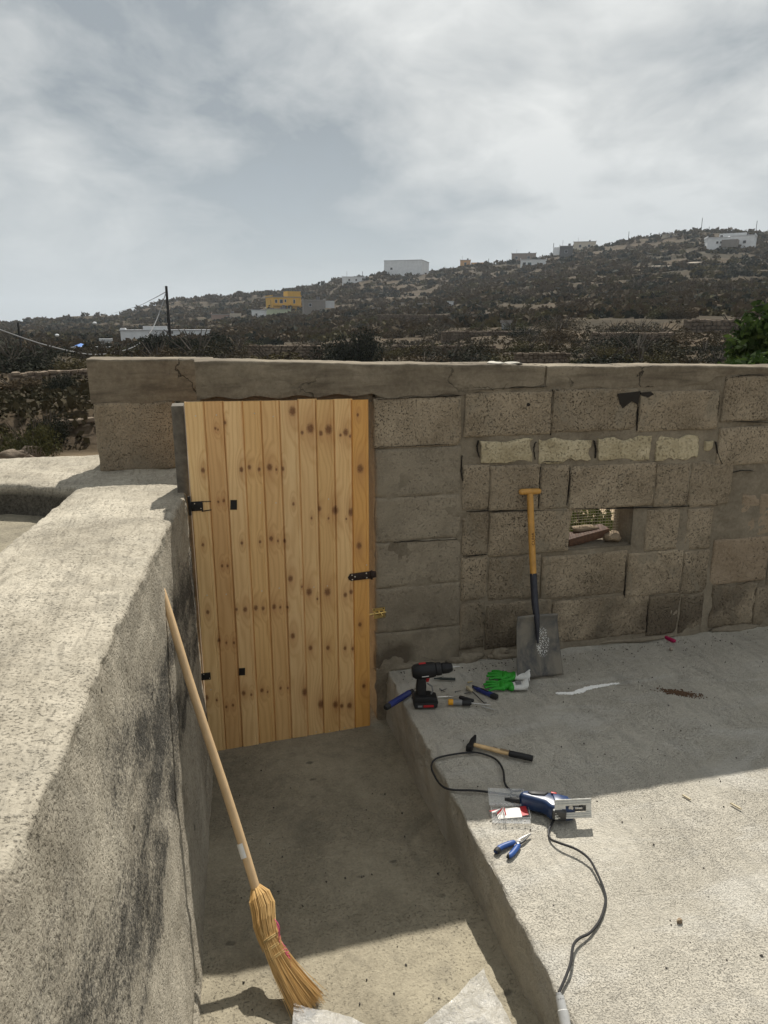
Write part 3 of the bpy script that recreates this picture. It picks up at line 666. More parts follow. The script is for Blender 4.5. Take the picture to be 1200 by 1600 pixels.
    mb.prism([(x - 0.085, z + 0.000), (x - 0.072, z + 0.020), (x + 0.045, z + 0.026), (x + 0.075, z + 0.024), (x + 0.078, z - 0.012), (x + 0.045, z - 0.018), (x - 0.066, z - 0.022), (x - 0.080, z - 0.014)], f - 0.005, f - 0.001)
    mb.tube([(x + 0.050, f - 0.006, z + 0.03), (x + 0.050, f - 0.006, z - 0.022)], 0.007, 8)
    h = mb.build('hasp', rust, root, bevel=0.001)
    for (dx, dz) in ((-0.062, 0.013), (-0.060, -0.014), (0.020, 0.017), (0.022, -0.010), (-0.045, 0.002)):
        MB().tube([(x + dx, f - 0.0055, z + dz), (x + dx, f - 0.0075, z + dz)], 0.0038, 8).build('rivet', steel, h)
    # nail heads
    for (q, org) in (([(152,165),(260,160),(352,157),(458,152),(556,168)], 0), ([(487,617),(570,617),(667,620),(843,597),(1040,940)], 0), ([(145,97),(245,92),(337,82),(430,75),(520,60),(617,42),(700,55),(770,48),(165,588),(370,495)], 1), ([(203,930),(625,820),(712,808),(782,800),(860,785)], 1)):
        for (a, b_) in q:
            u, v = (260 + a / 3.333, 600 + b_ / 3.333) if org == 0 else (280 + a / 3.333, 900 + b_ / 3.333)
            x, z = at(u, v); MB().tube([(x, f + 0.003, z), (x, f + 0.0006, z)], 0.0032, 8).build('nail', steel, root)
    # back battens
    for z in (0.3, 1.0, 1.65): MB().box((0.0, 0.022, z), (0.90, 0.022, 0.09)).build('batten', pine('pine_batten', [], (0.9, 0.9, 0.9), 20 + z), root)
    # thin grey timber stop on the hinge side
    st = thing('door_post', (-0.135, WALL - 0.0, 0.0), 'thin grey weathered timber post at the hinge side of the door', 'post')
    MB().box((-0.012, 0.08, 0.98), (0.060, 0.14, 1.94)).build('post', simple('grey_timber', (0.11, 0.097, 0.078), 0.85, var=0.35, nscale=30, bump=0.5, bd=0.004), st, bevel=0.003)
    # brass barrel bolt on the wall
    c = on_y(590, 958, WALL - 0.006); br = simple('brass', (0.60, 0.44, 0.17), 0.32, 0.9, var=0.2)
    bolt = thing('barrel_bolt', (c.x, WALL - 0.006, c.z), 'small brass barrel bolt on the wall at the right of the door', 'bolt', rot=(0, R(-4), 0))
    pl = MB().box((0.008, 0, 0.021), (0.072, 0.003, 0.020)).build('plate', br, bolt); MB().box((0.010, 0, -0.022), (0.068, 0.003, 0.020)).build('plate', br, bolt)
    MB().tube([(-0.048, -0.008, 0.002), (0.048, -0.008, 0.002)], 0.0055, 10).build('bolt_rod', br, bolt, smooth=True)
    for x in (-0.018, 0.008, 0.036): MB().box((x, -0.007, 0.001), (0.010, 0.013, 0.024)).build('guide', br, bolt, bevel=0.002)
    MB().tube([(0.02, -0.010, 0.0), (0.022, -0.022, -0.012)], 0.004, 8).build('knob', br, bolt)
    for (x, z) in ((-0.02, 0.024), (0.036, 0.024)): MB().tube([(x, -0.0015, z), (x, -0.003, z)], 0.0035, 8).build('screw', black, bolt)
make_door()

# ------------------------------------------------------------------ tools and things
M['black_rubber'] = simple('black_rubber', (0.016, 0.016, 0.017), 0.6)
M['black_plastic'] = simple('black_plastic', (0.012, 0.012, 0.013), 0.5, spec=0.3)
M['grey_plastic'] = simple('grey_plastic', (0.20, 0.20, 0.20), 0.5)
M['blue_plastic'] = simple('blue_plastic', (0.009, 0.028, 0.085), 0.36, spec=0.5)
M['blue_bright'] = simple('blue_grip', (0.016, 0.065, 0.24), 0.42, spec=0.5)
M['navy'] = simple('navy_handle', (0.02, 0.032, 0.16), 0.4, spec=0.5)
M['red'] = simple('red_plastic', (0.42, 0.02, 0.025), 0.45)
M['crimson'] = simple('crimson_plastic', (0.34, 0.008, 0.07), 0.5)
M['yellow'] = simple('yellow_plastic', (0.72, 0.34, 0.02), 0.4)
M['steel'] = simple('tool_steel', (0.55, 0.54, 0.52), 0.32, 0.95, var=0.2)
M['dark_steel'] = simple('dark_steel', (0.10, 0.10, 0.10), 0.45, 0.8, var=0.3)
M['alu'] = simple('cast_aluminium', (0.66, 0.66, 0.63), 0.42, 0.6, var=0.12, nscale=80)
M['white_label'] = simple('white_label', (0.72, 0.71, 0.68), 0.6, var=0.06)
M['pale_wood'] = simple('pale_beech', (0.62, 0.43, 0.22), 0.6, var=0.15, nscale=25)
M['ash'] = simple('varnished_ash', (0.50, 0.26, 0.055), 0.42, var=0.18, nscale=20, spec=0.5)
M['ink'] = simple('stamped_ink', (0.05, 0.02, 0.008), 0.8)
M['green_latex'] = simple('green_latex', (0.025, 0.28, 0.022), 0.6, var=0.25, nscale=120, bump=0.6, bd=0.002)
M['knit_white'] = simple('white_knit', (0.66, 0.66, 0.63), 0.9, var=0.12, nscale=200, bump=0.6, bd=0.0015)
M['beige'] = simple('beige_handle', (0.42, 0.36, 0.24), 0.6)
def capsule(mb, a, b, r0, r1=None, n=10):
    r1 = r0 if r1 is None else r1; a, b = Vector(a), Vector(b); d = (b - a).normalized(); pts = []; rs = []
    for k in (0, 30, 60): pts.append(a - d * r0 * math.cos(R(k))); rs.append(max(1e-4, r0 * math.sin(R(k))))
    pts.append(a); rs.append(r0); pts.append(b); rs.append(r1)
    for k in (60, 30, 0): pts.append(b + d * r1 * math.cos(R(k))); rs.append(max(1e-4, r1 * math.sin(R(k))))
    return mb.tube(pts, rs, n)
def text_on(parent, body, size, mat, loc, rot, name='lettering'):
    cu = bpy.data.curves.new(name, 'FONT'); cu.body = body; cu.size = size; cu.extrude = 0.0002; cu.align_x = 'CENTER'; cu.align_y = 'CENTER'
    tmp = bpy.data.objects.new('tmp_text', cu); COL.objects.link(tmp)
    dg = bpy.context.evaluated_depsgraph_get(); me = bpy.data.meshes.new_from_object(tmp.evaluated_get(dg)); bpy.data.objects.remove(tmp)
    me.materials.clear(); me.materials.append(mat)
    return obj(name, me, parent, loc, rot)
def heading(p, q): return math.atan2(q.y - p.y, q.x - p.x)
S = lambda u, v, dz=0.0: on_z(u, v, SLAB + 0.006 + dz)

# --- broom ---
def make_broom():
    foot = on_z(487, 1577, 0.095); neck = Vector((0.062, 2.205, 0.345)); top = Vector((-0.222, 2.828, 1.30))
    root = thing('broom', (foot.x, foot.y, foot.z), 'straw broom with long pale wooden handle leaning against the plastered wall', 'broom')
    L = lambda p: Vector(p) - foot
    wood = simple('broom_handle_wood', (0.60, 0.42, 0.235), 0.5, var=0.10, nscale=14, spec=0.4)
    d = (top - neck).normalized(); pts = [neck + d * (t * (top - neck).length) for t in np.linspace(-0.07, 1.0, 12)]
    pts = [L(p) + Vector((0.004 * math.sin(i * 0.6), 0, 0)) for i, p in enumerate(pts)]
    hd = pts[-1] + d * 0.0; mb = MB(); mb.tube(pts + [hd + d * 0.010, hd + d * 0.016], [0.0165] * 10 + [0.0150, 0.0118, 0.0105, 0.006], 14)
    h = mb.build('handle', wood, root, smooth=True)
    a = pts[0] + d * 0.20; MB().tube([a, a + d * 0.052], 0.0172, 14).build('white_tape_band', M['white_label'], root, smooth=True)
    # dark scratch burnt along the handle
    c = pts[0] + d * 0.47; side = Vector((0.35, -0.94, 0.0)); mb = MB()
    cp = [c + d * t + side * 0.0166 + Vector((0.003 * math.sin(t * 160), 0, 0)) for t in np.linspace(-0.035, 0.035, 8)]
    mb.tube(cp, 0.0012, 5).build('scratch', M['ink'], root)
    # head: bundles of straw, tied, then flared and swept
    neckL, footL = L(neck), Vector((0, 0, 0))
    axis = lambda t: neckL.lerp(footL, t) + Vector((-0.034, 0.0, 0.012)) * math.sin(t * math.pi) + Vector((0.012, 0, 0)) * math.exp(-((t - 0.15) / 0.12) ** 2)
    straw_m, tt, bb = new_mat('broom_straw')
    rnd = tt.node('ShaderNodeNewGeometry').outputs['Random Per Island']
    tt.l.new(tt.mix(rnd, (0.34, 0.19, 0.055), (0.68, 0.45, 0.19)), bb.inputs['Base Color']); bb.inputs['Roughness'].default_value = 0.6
    rs = np.random.default_rng(5)
    def straw(nst, t0, t1, w0, w1, r, thick, name):
        mb = MB(); ax = (axis(1) - axis(0)).normalized(); e1 = Vector((1, 0.25, 0.0)); e1 = (e1 - ax * e1.dot(ax)).normalized(); e2 = ax.cross(e1)
        for _ in range(nst):
            a = rs.uniform(0, 2 * math.pi); q = math.sqrt(rs.uniform(0.15, 1)); pts = []; te = t1 * rs.uniform(0.90, 1.0); bend = rs.normal(0, 0.011)
            for k in np.linspace(0, 1, 6):
                t = t0 + (te - t0) * k; w = np.interp(k, [0, 0.25, 0.55, 1], [w0[0], w0[1], w0[2], w0[3]])
                pts.append(axis(t) + (e1 * math.cos(a) * w + e2 * math.sin(a) * w * w1) * q + e1 * bend * k * k)
            pts = [Vector((p.x, p.y, max(p.z, -0.004))) for p in pts]
            mb.tube(pts, [r] * 5 + [r * 0.5], 3, cap=False)
        o = mb.build(name, straw_m, root); tag(o, kind='stuff'); return o
    straw(280, -0.03, 0.50, (0.017, 0.048, 0.044, 0.020), 0.85, 0.0016, 0, 'straw_collar')
    straw(560, 0.22, 1.0, (0.024, 0.026, 0.032, 0.040), 0.65, 0.0014, 0, 'straw_brush'); straw(130, 0.28, 1.03, (0.026, 0.032, 0.042, 0.066), 0.8, 0.0010, 0, 'stray_straw')
    tw = simple('straw_binding', (0.36, 0.25, 0.10), 0.7); pink = simple('pink_string', (0.55, 0.06, 0.16), 0.6)
    ax = (axis(1) - axis(0)).normalized()
    def ring(t, r, mat, name, rad=0.0022, turns=2):
        e1 = ax.cross(Vector((0, 0, 1))).normalized(); e2 = ax.cross(e1)
        P = [axis(t + 0.012 * i / 12) + e1 * r * math.cos(i * 2 * math.pi / 12) + e2 * r * 0.85 * math.sin(i * 2 * math.pi / 12) for i in range(12 * turns + 1)]
        MB().tube(P, rad, 5).build(name, mat, root)
    ring(0.02, 0.021, tw, 'binding', turns=4); ring(0.42, 0.031, tw, 'binding', turns=2); ring(0.49, 0.030, tw, 'binding', turns=2); ring(0.56, 0.033, tw, 'binding', turns=2)
    for k in range(5):
        p0 = axis(0.26 + 0.05 * k); P = [p0 + Vector((0.036 + 0.006 * math.sin(k + j * 1.3), -0.022 + 0.010 * math.cos(j * 2 + k), 0.010 * math.sin(j * 1.1 + k))) + ax * 0.016 * j for j in range(6)]
        MB().tube(spline(P, 3), 0.0013, 5).build('pink_string', pink, root)
make_broom()

# --- shovel ---
def make_shovel():
    foot = on_z(838, 1057, SLAB + 0.01); topc = on_y(828, 768, WALL - 0.03)
    root = thing('shovel', (foot.x, foot.y, foot.z), 'square-mouthed shovel with wooden T handle standing against the block wall', 'shovel')
    up = (topc - foot); Ltot = up.length; zax = up.normalized(); xax = Vector((1, 0, 0)); xax = (xax - zax * xax.dot(zax)).normalized(); yax = zax.cross(xax)
    root.rotation_euler = Matrix((xax, yax, zax)).transposed().to_euler()
    # blade: dished sheet, local z along the shaft, y towards the wall
    blade_m, t, b = new_mat('worn_shovel_steel')
    co = t.node('ShaderNodeTexCoord').outputs['Object']
    n1 = t.noise(t.scale(co, (1.6, 1, 0.8)), 7, 5, 0.65, 0.6); n2 = t.noise(co, 60, 4, 0.7)
    c = t.mix(t.ramp(n1, 0.38, 0.62), (0.085, 0.085, 0.085), (0.21, 0.19, 0.155)); c = t.mix(t.ramp(n2, 0.55, 0.75, 0, 0.5), c, (0.22, 0.20, 0.17))
    # flecks of cement spilled on the blade
    sp = t.noise(co, 170, 1, 0.5); msk = t.math('MULTIPLY', t.ramp(t.vmath('LENGTH', t.vmath('SUBTRACT', t.scale(co, (2.2, 0, 1.0)), (0.085, 0, 0.20))), 0.075, 0.095, 1, 0), t.ramp(sp, 0.55, 0.60))
    c = t.mix(msk, c, (0.66, 0.66, 0.64))
    t.l.new(c, b.inputs['Base Color']); b.inputs['Metallic'].default_value = 0.25; b.inputs['Roughness'].default_value = 0.55; t.l.new(t.bump(n2, 0.3, 0.002), b.inputs['Normal'])
    W0, W1, Hb = 0.125, 0.145, 0.365; nx, nz = 22, 22; V = []; F = []
    for side in (0, 1):
        for i in range(nx + 1):
            for j in range(nz + 1):
                a = i / nx * 2 - 1; k = j / nz; w = W1 + (W0 - W1) * k; x = a * w + 0.010 * (1 - k); z = Hb * k
                y = -0.016 * a * a - 0.03 * (k - 0.5) ** 2 * 0.8 - 0.012 * max(0, (k - 0.9) / 0.1) + (0.012 * math.exp(-(a / 0.10) ** 2) * -1 * max(0, k - 0.45) / 0.55)
                if j == 0: z += 0.004 * abs(a) ** 3 + 0.002 * math.sin(a * 9)
                V.append((x, y + side * 0.003 - 0.015, z))
    nn = (nx + 1) * (nz + 1)
    for i in range(nx):
        for j in range(nz):
            a = i * (nz + 1) + j; q = (a, a + nz + 1, a + nz + 2, a + 1); F.append(q); F.append(tuple(x + nn for x in q[::-1]))
    bd = [i * (nz + 1) for i in range(nx + 1)] + [nx * (nz + 1) + j for j in range(1, nz + 1)] + [i * (nz + 1) + nz for i in range(nx - 1, -1, -1)] + [j for j in range(nz - 1, 0, -1)]
    for k in range(len(bd)): a, c2 = bd[k], bd[(k + 1) % len(bd)]; F.append((a, a + nn, c2 + nn, c2))
    obj('blade', mesh_from('blade', V, F, blade_m, True), root)
    dk = simple('painted_socket', (0.035, 0.037, 0.048), 0.45, 0.3, var=0.3)
    MB().tube([(0.0, -0.036, 0.20), (0.0, -0.036, 0.30), (0, -0.030, 0.36), (0, -0.016, 0.42), (0, -0.006, 0.60)], [0.006, 0.013, 0.0185, 0.020, 0.0205], 14, flat=0.9).build('socket', dk, root, smooth=True)
    MB().tube([(0, -0.006, 0.59), (0, -0.002, 0.8), (0, 0.0, Ltot - 0.012)], [0.0185, 0.0192, 0.0185], 16).build('shaft', M['ash'], root, smooth=True)
    capsule(MB(), (-0.052, 0, Ltot), (0.052, 0, Ltot), 0.0175, n=14).build('grip', M['ash'], root, smooth=True, loc=(0, 0, 0))
    text_on(root, 'CUHA', 0.026, M['ink'], (0.0, -0.0195 - 0.003, 0.80), (R(90), R(-90), 0))
make_shovel()

# --- cordless drill ---
def make_drill():
    p = S(665, 1101); root = thing('cordless_drill', (p.x, p.y, p.z), 'black cordless drill standing upright on its battery near the slab corner', 'drill', rot=(0, 0, R(-10))); root.scale = (1.08, 1.08, 1.08)
    bk, gp = M['black_plastic'], M['black_rubber']
    def lathe(prof, z0, tilt, mat, name, n=20, par=root):
        pts = [(x, 0, z0 + x * tilt) for x, r in prof]; return MB().tube(pts, [r for x, r in prof], n).build(name, mat, par, smooth=True)
    z = 0.188; tl = 0.10
    body = lathe([(-0.072, 0.012), (-0.070, 0.025), (-0.056, 0.036), (-0.02, 0.040), (0.03, 0.038), (0.045, 0.034)], z, tl, bk, 'motor_housing')
    MB().box((-0.008, -0.0385, z - 0.013), (0.034, 0.002, 0.0035), (0, R(-5), 0)).build('pale_print', M['white_label'], body)
    lathe([(0.046, 0.029), (0.050, 0.0325), (0.072, 0.0325), (0.075, 0.027)], z, tl, gp, 'torque_ring')
    lathe([(0.076, 0.025), (0.080, 0.0275), (0.108, 0.0265), (0.128, 0.019), (0.131, 0.010)], z, tl, bk, 'chuck')
    lathe([(0.130, 0.0030), (0.162, 0.0028), (0.166, 0.001)], z, tl, M['steel'], 'driver_bit', 8)
    MB().prism([(-0.052, 0.170), (0.004, 0.172), (-0.002, 0.140), (0.002, 0.105), (-0.002, 0.045), (-0.046, 0.045), (-0.050, 0.10), (-0.046, 0.14)], -0.0165, 0.0165).build('grip', gp, root, bevel=0.009, seg=3)
    MB().prism([(0.000, 0.165), (0.020, 0.164), (0.017, 0.145), (0.013, 0.128), (0.000, 0.126)], -0.0085, 0.0085).build('trigger', M['red'], root, bevel=0.003)
    MB().prism([(-0.064, 0.012), (0.052, 0.012), (0.060, 0.022), (0.054, 0.048), (0.02, 0.060), (-0.058, 0.060), (-0.066, 0.045)], -0.036, 0.036).build('foot', bk, root, bevel=0.006)
    bat = MB().prism([(-0.056, 0.0), (0.048, 0.0), (0.056, 0.006), (0.056, 0.030), (-0.062, 0.030), (-0.062, 0.006)], -0.038, 0.038).build('battery', gp, root, bevel=0.004)
    MB().box((0.010, -0.0388, 0.013), (0.050, 0.001, 0.012)).build('red_label', M['red'], bat); MB().box((-0.032, -0.0388, 0.013), (0.022, 0.001, 0.010)).build('white_label', M['grey_plastic'], bat)
    MB().tube([(0.006, 0.0, 0.118), (0.030, 0.0, 0.100), (0.034, 0.0, 0.075), (0.026, 0.0, 0.058)], 0.004, 8).build('trigger_guard', M['grey_plastic'], root, smooth=True)
    MB().box((-0.02, 0, 0.2265), (0.034, 0.012, 0.006), (0, R(-6), 0)).build('speed_switch', M['red'], root, bevel=0.002)
make_drill()

# --- hand tools, each lying on the slab ---
def lying(name, label, cat, p, q, dz=0.0, group=None):
    """root at p with local x pointing from p to q along the slab; returns root and length"""
    a, b = S(*p), S(*q); r = thing(name, (a.x, a.y, a.z + dz), label, cat, group, rot=(0, 0, heading(a, b))); return r, (b - a).length
# blue handled chisel over the slab edge
a = on_z(602, 1106, SLAB + 0.02); b = on_z(648, 1078, SLAB + 0.016)
r = thing('chisel', (a.x, a.y, a.z), 'chisel with blue and black handle overhanging the slab corner behind the drill', 'chisel', rot=(0, 0, heading(a, b))); L = (b - a).length
MB().tube([(0, 0, 0), (0.008, 0, 0), (0.03, 0, 0)], [0.012, 0.0165, 0.0175], 12).build('end_cap', M['black_rubber'], r, smooth=True)
MB().tube([(0.03, 0, 0), (0.07, 0, 0), (L - 0.05, 0, 0)], [0.0172, 0.0180, 0.0160], 12).build('handle', M['navy'], r, smooth=True)
MB().tube([(L - 0.05, 0, 0), (L - 0.02, 0, 0)], [0.0135, 0.0110], 12).build('ferrule', M['black_rubber'], r, smooth=True)
MB().box((L + 0.02, 0, -0.002), (0.09, 0.016, 0.004)).build('blade', M['steel'], r, bevel=0.001)
def screwdriver(name, label, p, q, hl, hr, mats, sr=0.003, flip=False):
    r, L = lying(name, label, 'screwdriver', p, q, hr)
    if mats[1] is None: mats = (mats[0], mats[0], mats[0])
    MB().tube([(0, 0, 0), (0.004, 0, 0), (hl * 0.22, 0, 0)], [hr * 0.75, hr, hr], 12).build('end_cap', mats[0], r, smooth=True)
    MB().tube([(hl * 0.22, 0, 0), (hl * 0.5, 0, 0), (hl * 0.6, 0, 0)], [hr, hr * 1.02, hr * 0.9], 12).build('grip', mats[1], r, smooth=True)
    MB().tube([(hl * 0.6, 0, 0), (hl * 0.68, 0, 0), (hl * 0.93, 0, 0), (hl, 0, 0)], [hr * 0.9, hr * 1.05, hr * 1.0, hr * 0.6], 12).build('collar', mats[2], r, smooth=True)
    MB().tube([(hl, 0, 0), (L - 0.006, 0, -hr * 0.4), (L, 0, -hr * 0.45)], [sr, sr, sr * 0.5], 8).build('shaft', M['steel'], r, smooth=True)
screwdriver('screwdriver', 'screwdriver with yellow-ended grey and black handle in front of the other small tools', (700, 1101), (767, 1104), 0.125, 0.0165, (M['yellow'], M['grey_plastic'], M['black_rubber']))
screwdriver('screwdriver', 'slim all-black screwdriver lying across the yellow-ended one', (740, 1098), (697, 1086), 0.085, 0.0105, (M['black_rubber'], None, None), 0.0028)
r, L = lying('awl', 'awl with short beige handle and thin dark shaft between screwdriver and knife', 'awl', (729, 1076), (757, 1100), 0.012)
MB().tube([(0, 0, 0), (0.01, 0, 0), (0.05, 0, 0), (0.062, 0, 0)], [0.006, 0.011, 0.010, 0.005], 10).build('handle', M['beige'], r, smooth=True)
MB().tube([(0.06, 0, 0), (L * 0.98, 0, -0.008), (L, 0.012, -0.008)], 0.003, 8).build('shaft', M['dark_steel'], r)
MB().tube([(0.055, 0.0, -0.004), (0.05, -0.045, -0.007)], 0.0026, 6).build('side_arm', M['dark_steel'], r)
r, L = lying('utility_knife', 'blue and black utility knife below the green gloves', 'knife', (740, 1076), (776, 1092), 0.010)
MB().prism([(0, -0.004), (0.03, -0.013), (L - 0.02, -0.015), (L, -0.012), (L, 0.012), (L - 0.03, 0.015), (0.03, 0.009)], -0.010, 0.010, axis='z').build('body', M['navy'], r, bevel=0.004)
MB().prism([(L - 0.035, -0.0165), (L + 0.004, -0.013), (L + 0.004, 0.013), (L - 0.03, 0.0165)], -0.0115, 0.0115, axis='z').build('end_grip', M['black_rubber'], r, bevel=0.004)
MB().box((0.075, 0.0, 0.0112), (0.05, 0.010, 0.004)).build('slider', M['black_plastic'], r, bevel=0.001)
MB().prism([(-0.012, 0.0), (0.03, -0.009), (0.03, 0.007)], -0.0105, 0.0108, axis='z').build('nose', M['black_rubber'], r, bevel=0.002)
r, L = lying('bent_wire', 'small bent steel wire hook beside the screwdriver shaft', 'wire', (752, 1105), (774, 1112), 0.003)
MB().tube(spline([(0, 0.006, 0), (0.05, 0.010, 0), (L, 0.010, 0), (L + 0.010, 0.0, 0), (L, -0.010, 0), (0.03, -0.008, 0)], 5), 0.0022, 6).build('wire', M['steel'], r)
r, L = lying('steel_rod', 'thin bright drill bit lying beside the drill battery', 'drill bit', (684, 1090), (704, 1089), 0.004)
MB().tube([(0, 0, 0), (L * 0.5, 0, 0), (L + 0.03, 0, 0)], [0.0035, 0.0035, 0.002], 8).build('shank', simple('polished_bit', (0.75, 0.73, 0.68), 0.3, 0.8), r)
a = on_z(676, 1052, SLAB + 0.11)
# long dark holder clipped behind the drill
r, L = lying('black_punch', 'dark green-black metal punch lying behind the drill chuck', 'punch', (678, 1062), (706, 1063), 0.008)
MB().tube([(0, 0, 0), (0.03, 0, 0), (0.035, 0, 0), (L + 0.02, 0, 0)], [0.005, 0.005, 0.0075, 0.008], 8).build('shank', simple('greenish_black', (0.02, 0.026, 0.022), 0.5), r)
for i, (p, q) in enumerate((((731, 1067), (738, 1065)), ((687, 1077), (694, 1081)), ((689, 1080), (697, 1077)), ((711, 1082), (719, 1080)), ((684, 1060), (692, 1058)))):
    r, L = lying('loose_screw', ['bright brass screw alone above the awl handle', 'dark screw crossing another right of the drill', 'dark screw under the crossing one right of the drill', 'dark screw lying left of the awl', 'dark screw half hidden behind the drill trigger'][i], 'screw', p, q, 0.003, 'loose screws among the tools')
    mt = simple('brass_screw', (0.55, 0.40, 0.15), 0.35, 0.9) if i == 0 else M['dark_steel']
    MB().tube([(0, 0, 0), (0.003, 0, 0), (0.004, 0, 0), (L, 0, 0), (L + 0.006, 0, 0)], [0.0042, 0.0042, 0.0022, 0.002, 0.0006], 8).build('screw_body', mt, r)

# --- gloves ---
def glove(label, loc, rz, flip, cuff_open):
    root = thing('work_glove', loc, label, 'glove', 'pair of work gloves', rot=(0, 0, rz)); root.scale = (1.05, 1.05, 1.0)
    mb = MB(); s = -1 if flip else 1
    capsule(mb, (-0.015, 0.018 * s, 0.014), (-0.015, -0.020 * s, 0.014), 0.018); capsule(mb, (0.03, 0.012 * s, 0.015), (0.03, -0.018 * s, 0.015), 0.020); capsule(mb, (0.0, 0.0, 0.015), (0.035, 0, 0.015), 0.021)
    for (y, L, a) in ((0.033, 0.072, 0.20), (0.012, 0.086, 0.05), (-0.009, 0.082, -0.08), (-0.029, 0.064, -0.26)):
        k = (-0.025, y * s, 0.014); m = (-0.025 - L * 0.55 * math.cos(a), (y + L * 0.5 * math.sin(a)) * s, 0.017); e = (-0.025 - L * math.cos(a), (y + L * math.sin(a)) * s, 0.010)
        capsule(mb, k, m, 0.0096, 0.0086); capsule(mb, m, e, 0.0086, 0.0074)
    capsule(mb, (0.025, 0.026 * s, 0.014), (0.0, 0.048 * s, 0.013), 0.0125, 0.011); capsule(mb, (0.0, 0.048 * s, 0.013), (-0.028, 0.052 * s, 0.012), 0.011, 0.009)
    o = mb.build('coated_hand', M['green_latex'], root, smooth=True)
    rm = o.modifiers.new('merge', 'REMESH'); rm.mode = 'VOXEL'; rm.voxel_size = 0.0024; rm.use_smooth_shade = True
    sm = o.modifiers.new('soften', 'SMOOTH'); sm.iterations = 2
    n = 20; prof = [(0.038, 0.030, 0.016), (0.06, 0.036, 0.019), (0.09, 0.036, 0.020), (0.112, 0.038, 0.022 + cuff_open), (0.116, 0.037, 0.021 + cuff_open), (0.110, 0.033, 0.017 + cuff_open), (0.07, 0.030, 0.012)]
    V = []; F = []
    for x, ry, rz_ in prof:
        for j in range(n):
            t = 2 * math.pi * j / n; V.append((x + 0.003 * math.sin(3 * t), ry * math.cos(t), max(0.001, rz_ + rz_ * math.sin(t) + 0.002 * math.sin(4 * t + x * 60))))
    for i in range(len(prof) - 1):
        for j in range(n): F.append((i * n + j, i * n + (j + 1) % n, (i + 1) * n + (j + 1) % n, (i + 1) * n + j))
    cf = obj('cuff', mesh_from('cuff', V, F, M['knit_white'], True), root)
    if not flip:
        MB().box((0.066, -0.004, 0.040), (0.030, 0.032, 0.001), (0, R(-5), 0)).build('care_label', M['grey_plastic'], cf)
    return root
g1, g2 = S(778, 1053), S(793, 1066)
glove('green coated work glove with white cuff, the rear one of the pair by the shovel', (g1.x + 0.030, g1.y - 0.075, g1.z + 0.008), R(-26), True, 0.010)
glove('green coated work glove with printed white cuff, the front one of the pair', (g2.x - 0.040, g2.y - 0.062, g2.z), R(-18), False, 0.012)

# --- hammer ---
a, b = S(737, 1167), S(832, 1190)
r = thing('hammer', (a.x, a.y, a.z + 0.016), 'claw-less hammer with black head and pale wooden handle on the slab', 'hammer', rot=(0, 0, heading(a, b))); L = (b - a).length
hd = MB(); hd.prism([(-0.014, -0.052), (0.014, -0.052), (0.015, -0.030), (0.011, -0.020), (0.013, 0.018), (0.005, 0.062), (-0.005, 0.062), (-0.013, 0.018), (-0.011, -0.020), (-0.015, -0.030)], -0.014, 0.016, axis='z')
hd.build('head', M['black_plastic'], r, bevel=0.003)
MB().tube([(-0.012, 0, 0), (0.05, 0, -0.002), (0.14, 0, -0.003), (L * 0.62, 0, -0.002)], [0.010, 0.0125, 0.0135, 0.0130], 12, flat=0.8).build('handle', M['pale_wood'], r, smooth=True)
MB().tube([(L * 0.62, 0, -0.002), (L * 0.64, 0, -0.002), (L * 0.9, 0, 0), (L, 0, 0)], [0.013, 0.0148, 0.0150, 0.0145], 14).build('rubber_grip', M['black_rubber'], r, smooth=True)
text_on(r, 'VSG', 0.012, M['ink'], (0.115, 0.002, 0.0112), (0, 0, 0))
MB().box((0.165, 0, 0.0096), (0.05, 0.013, 0.001)).build('worn_sticker', simple('worn_sticker', (0.26, 0.19, 0.11), 0.7), r)

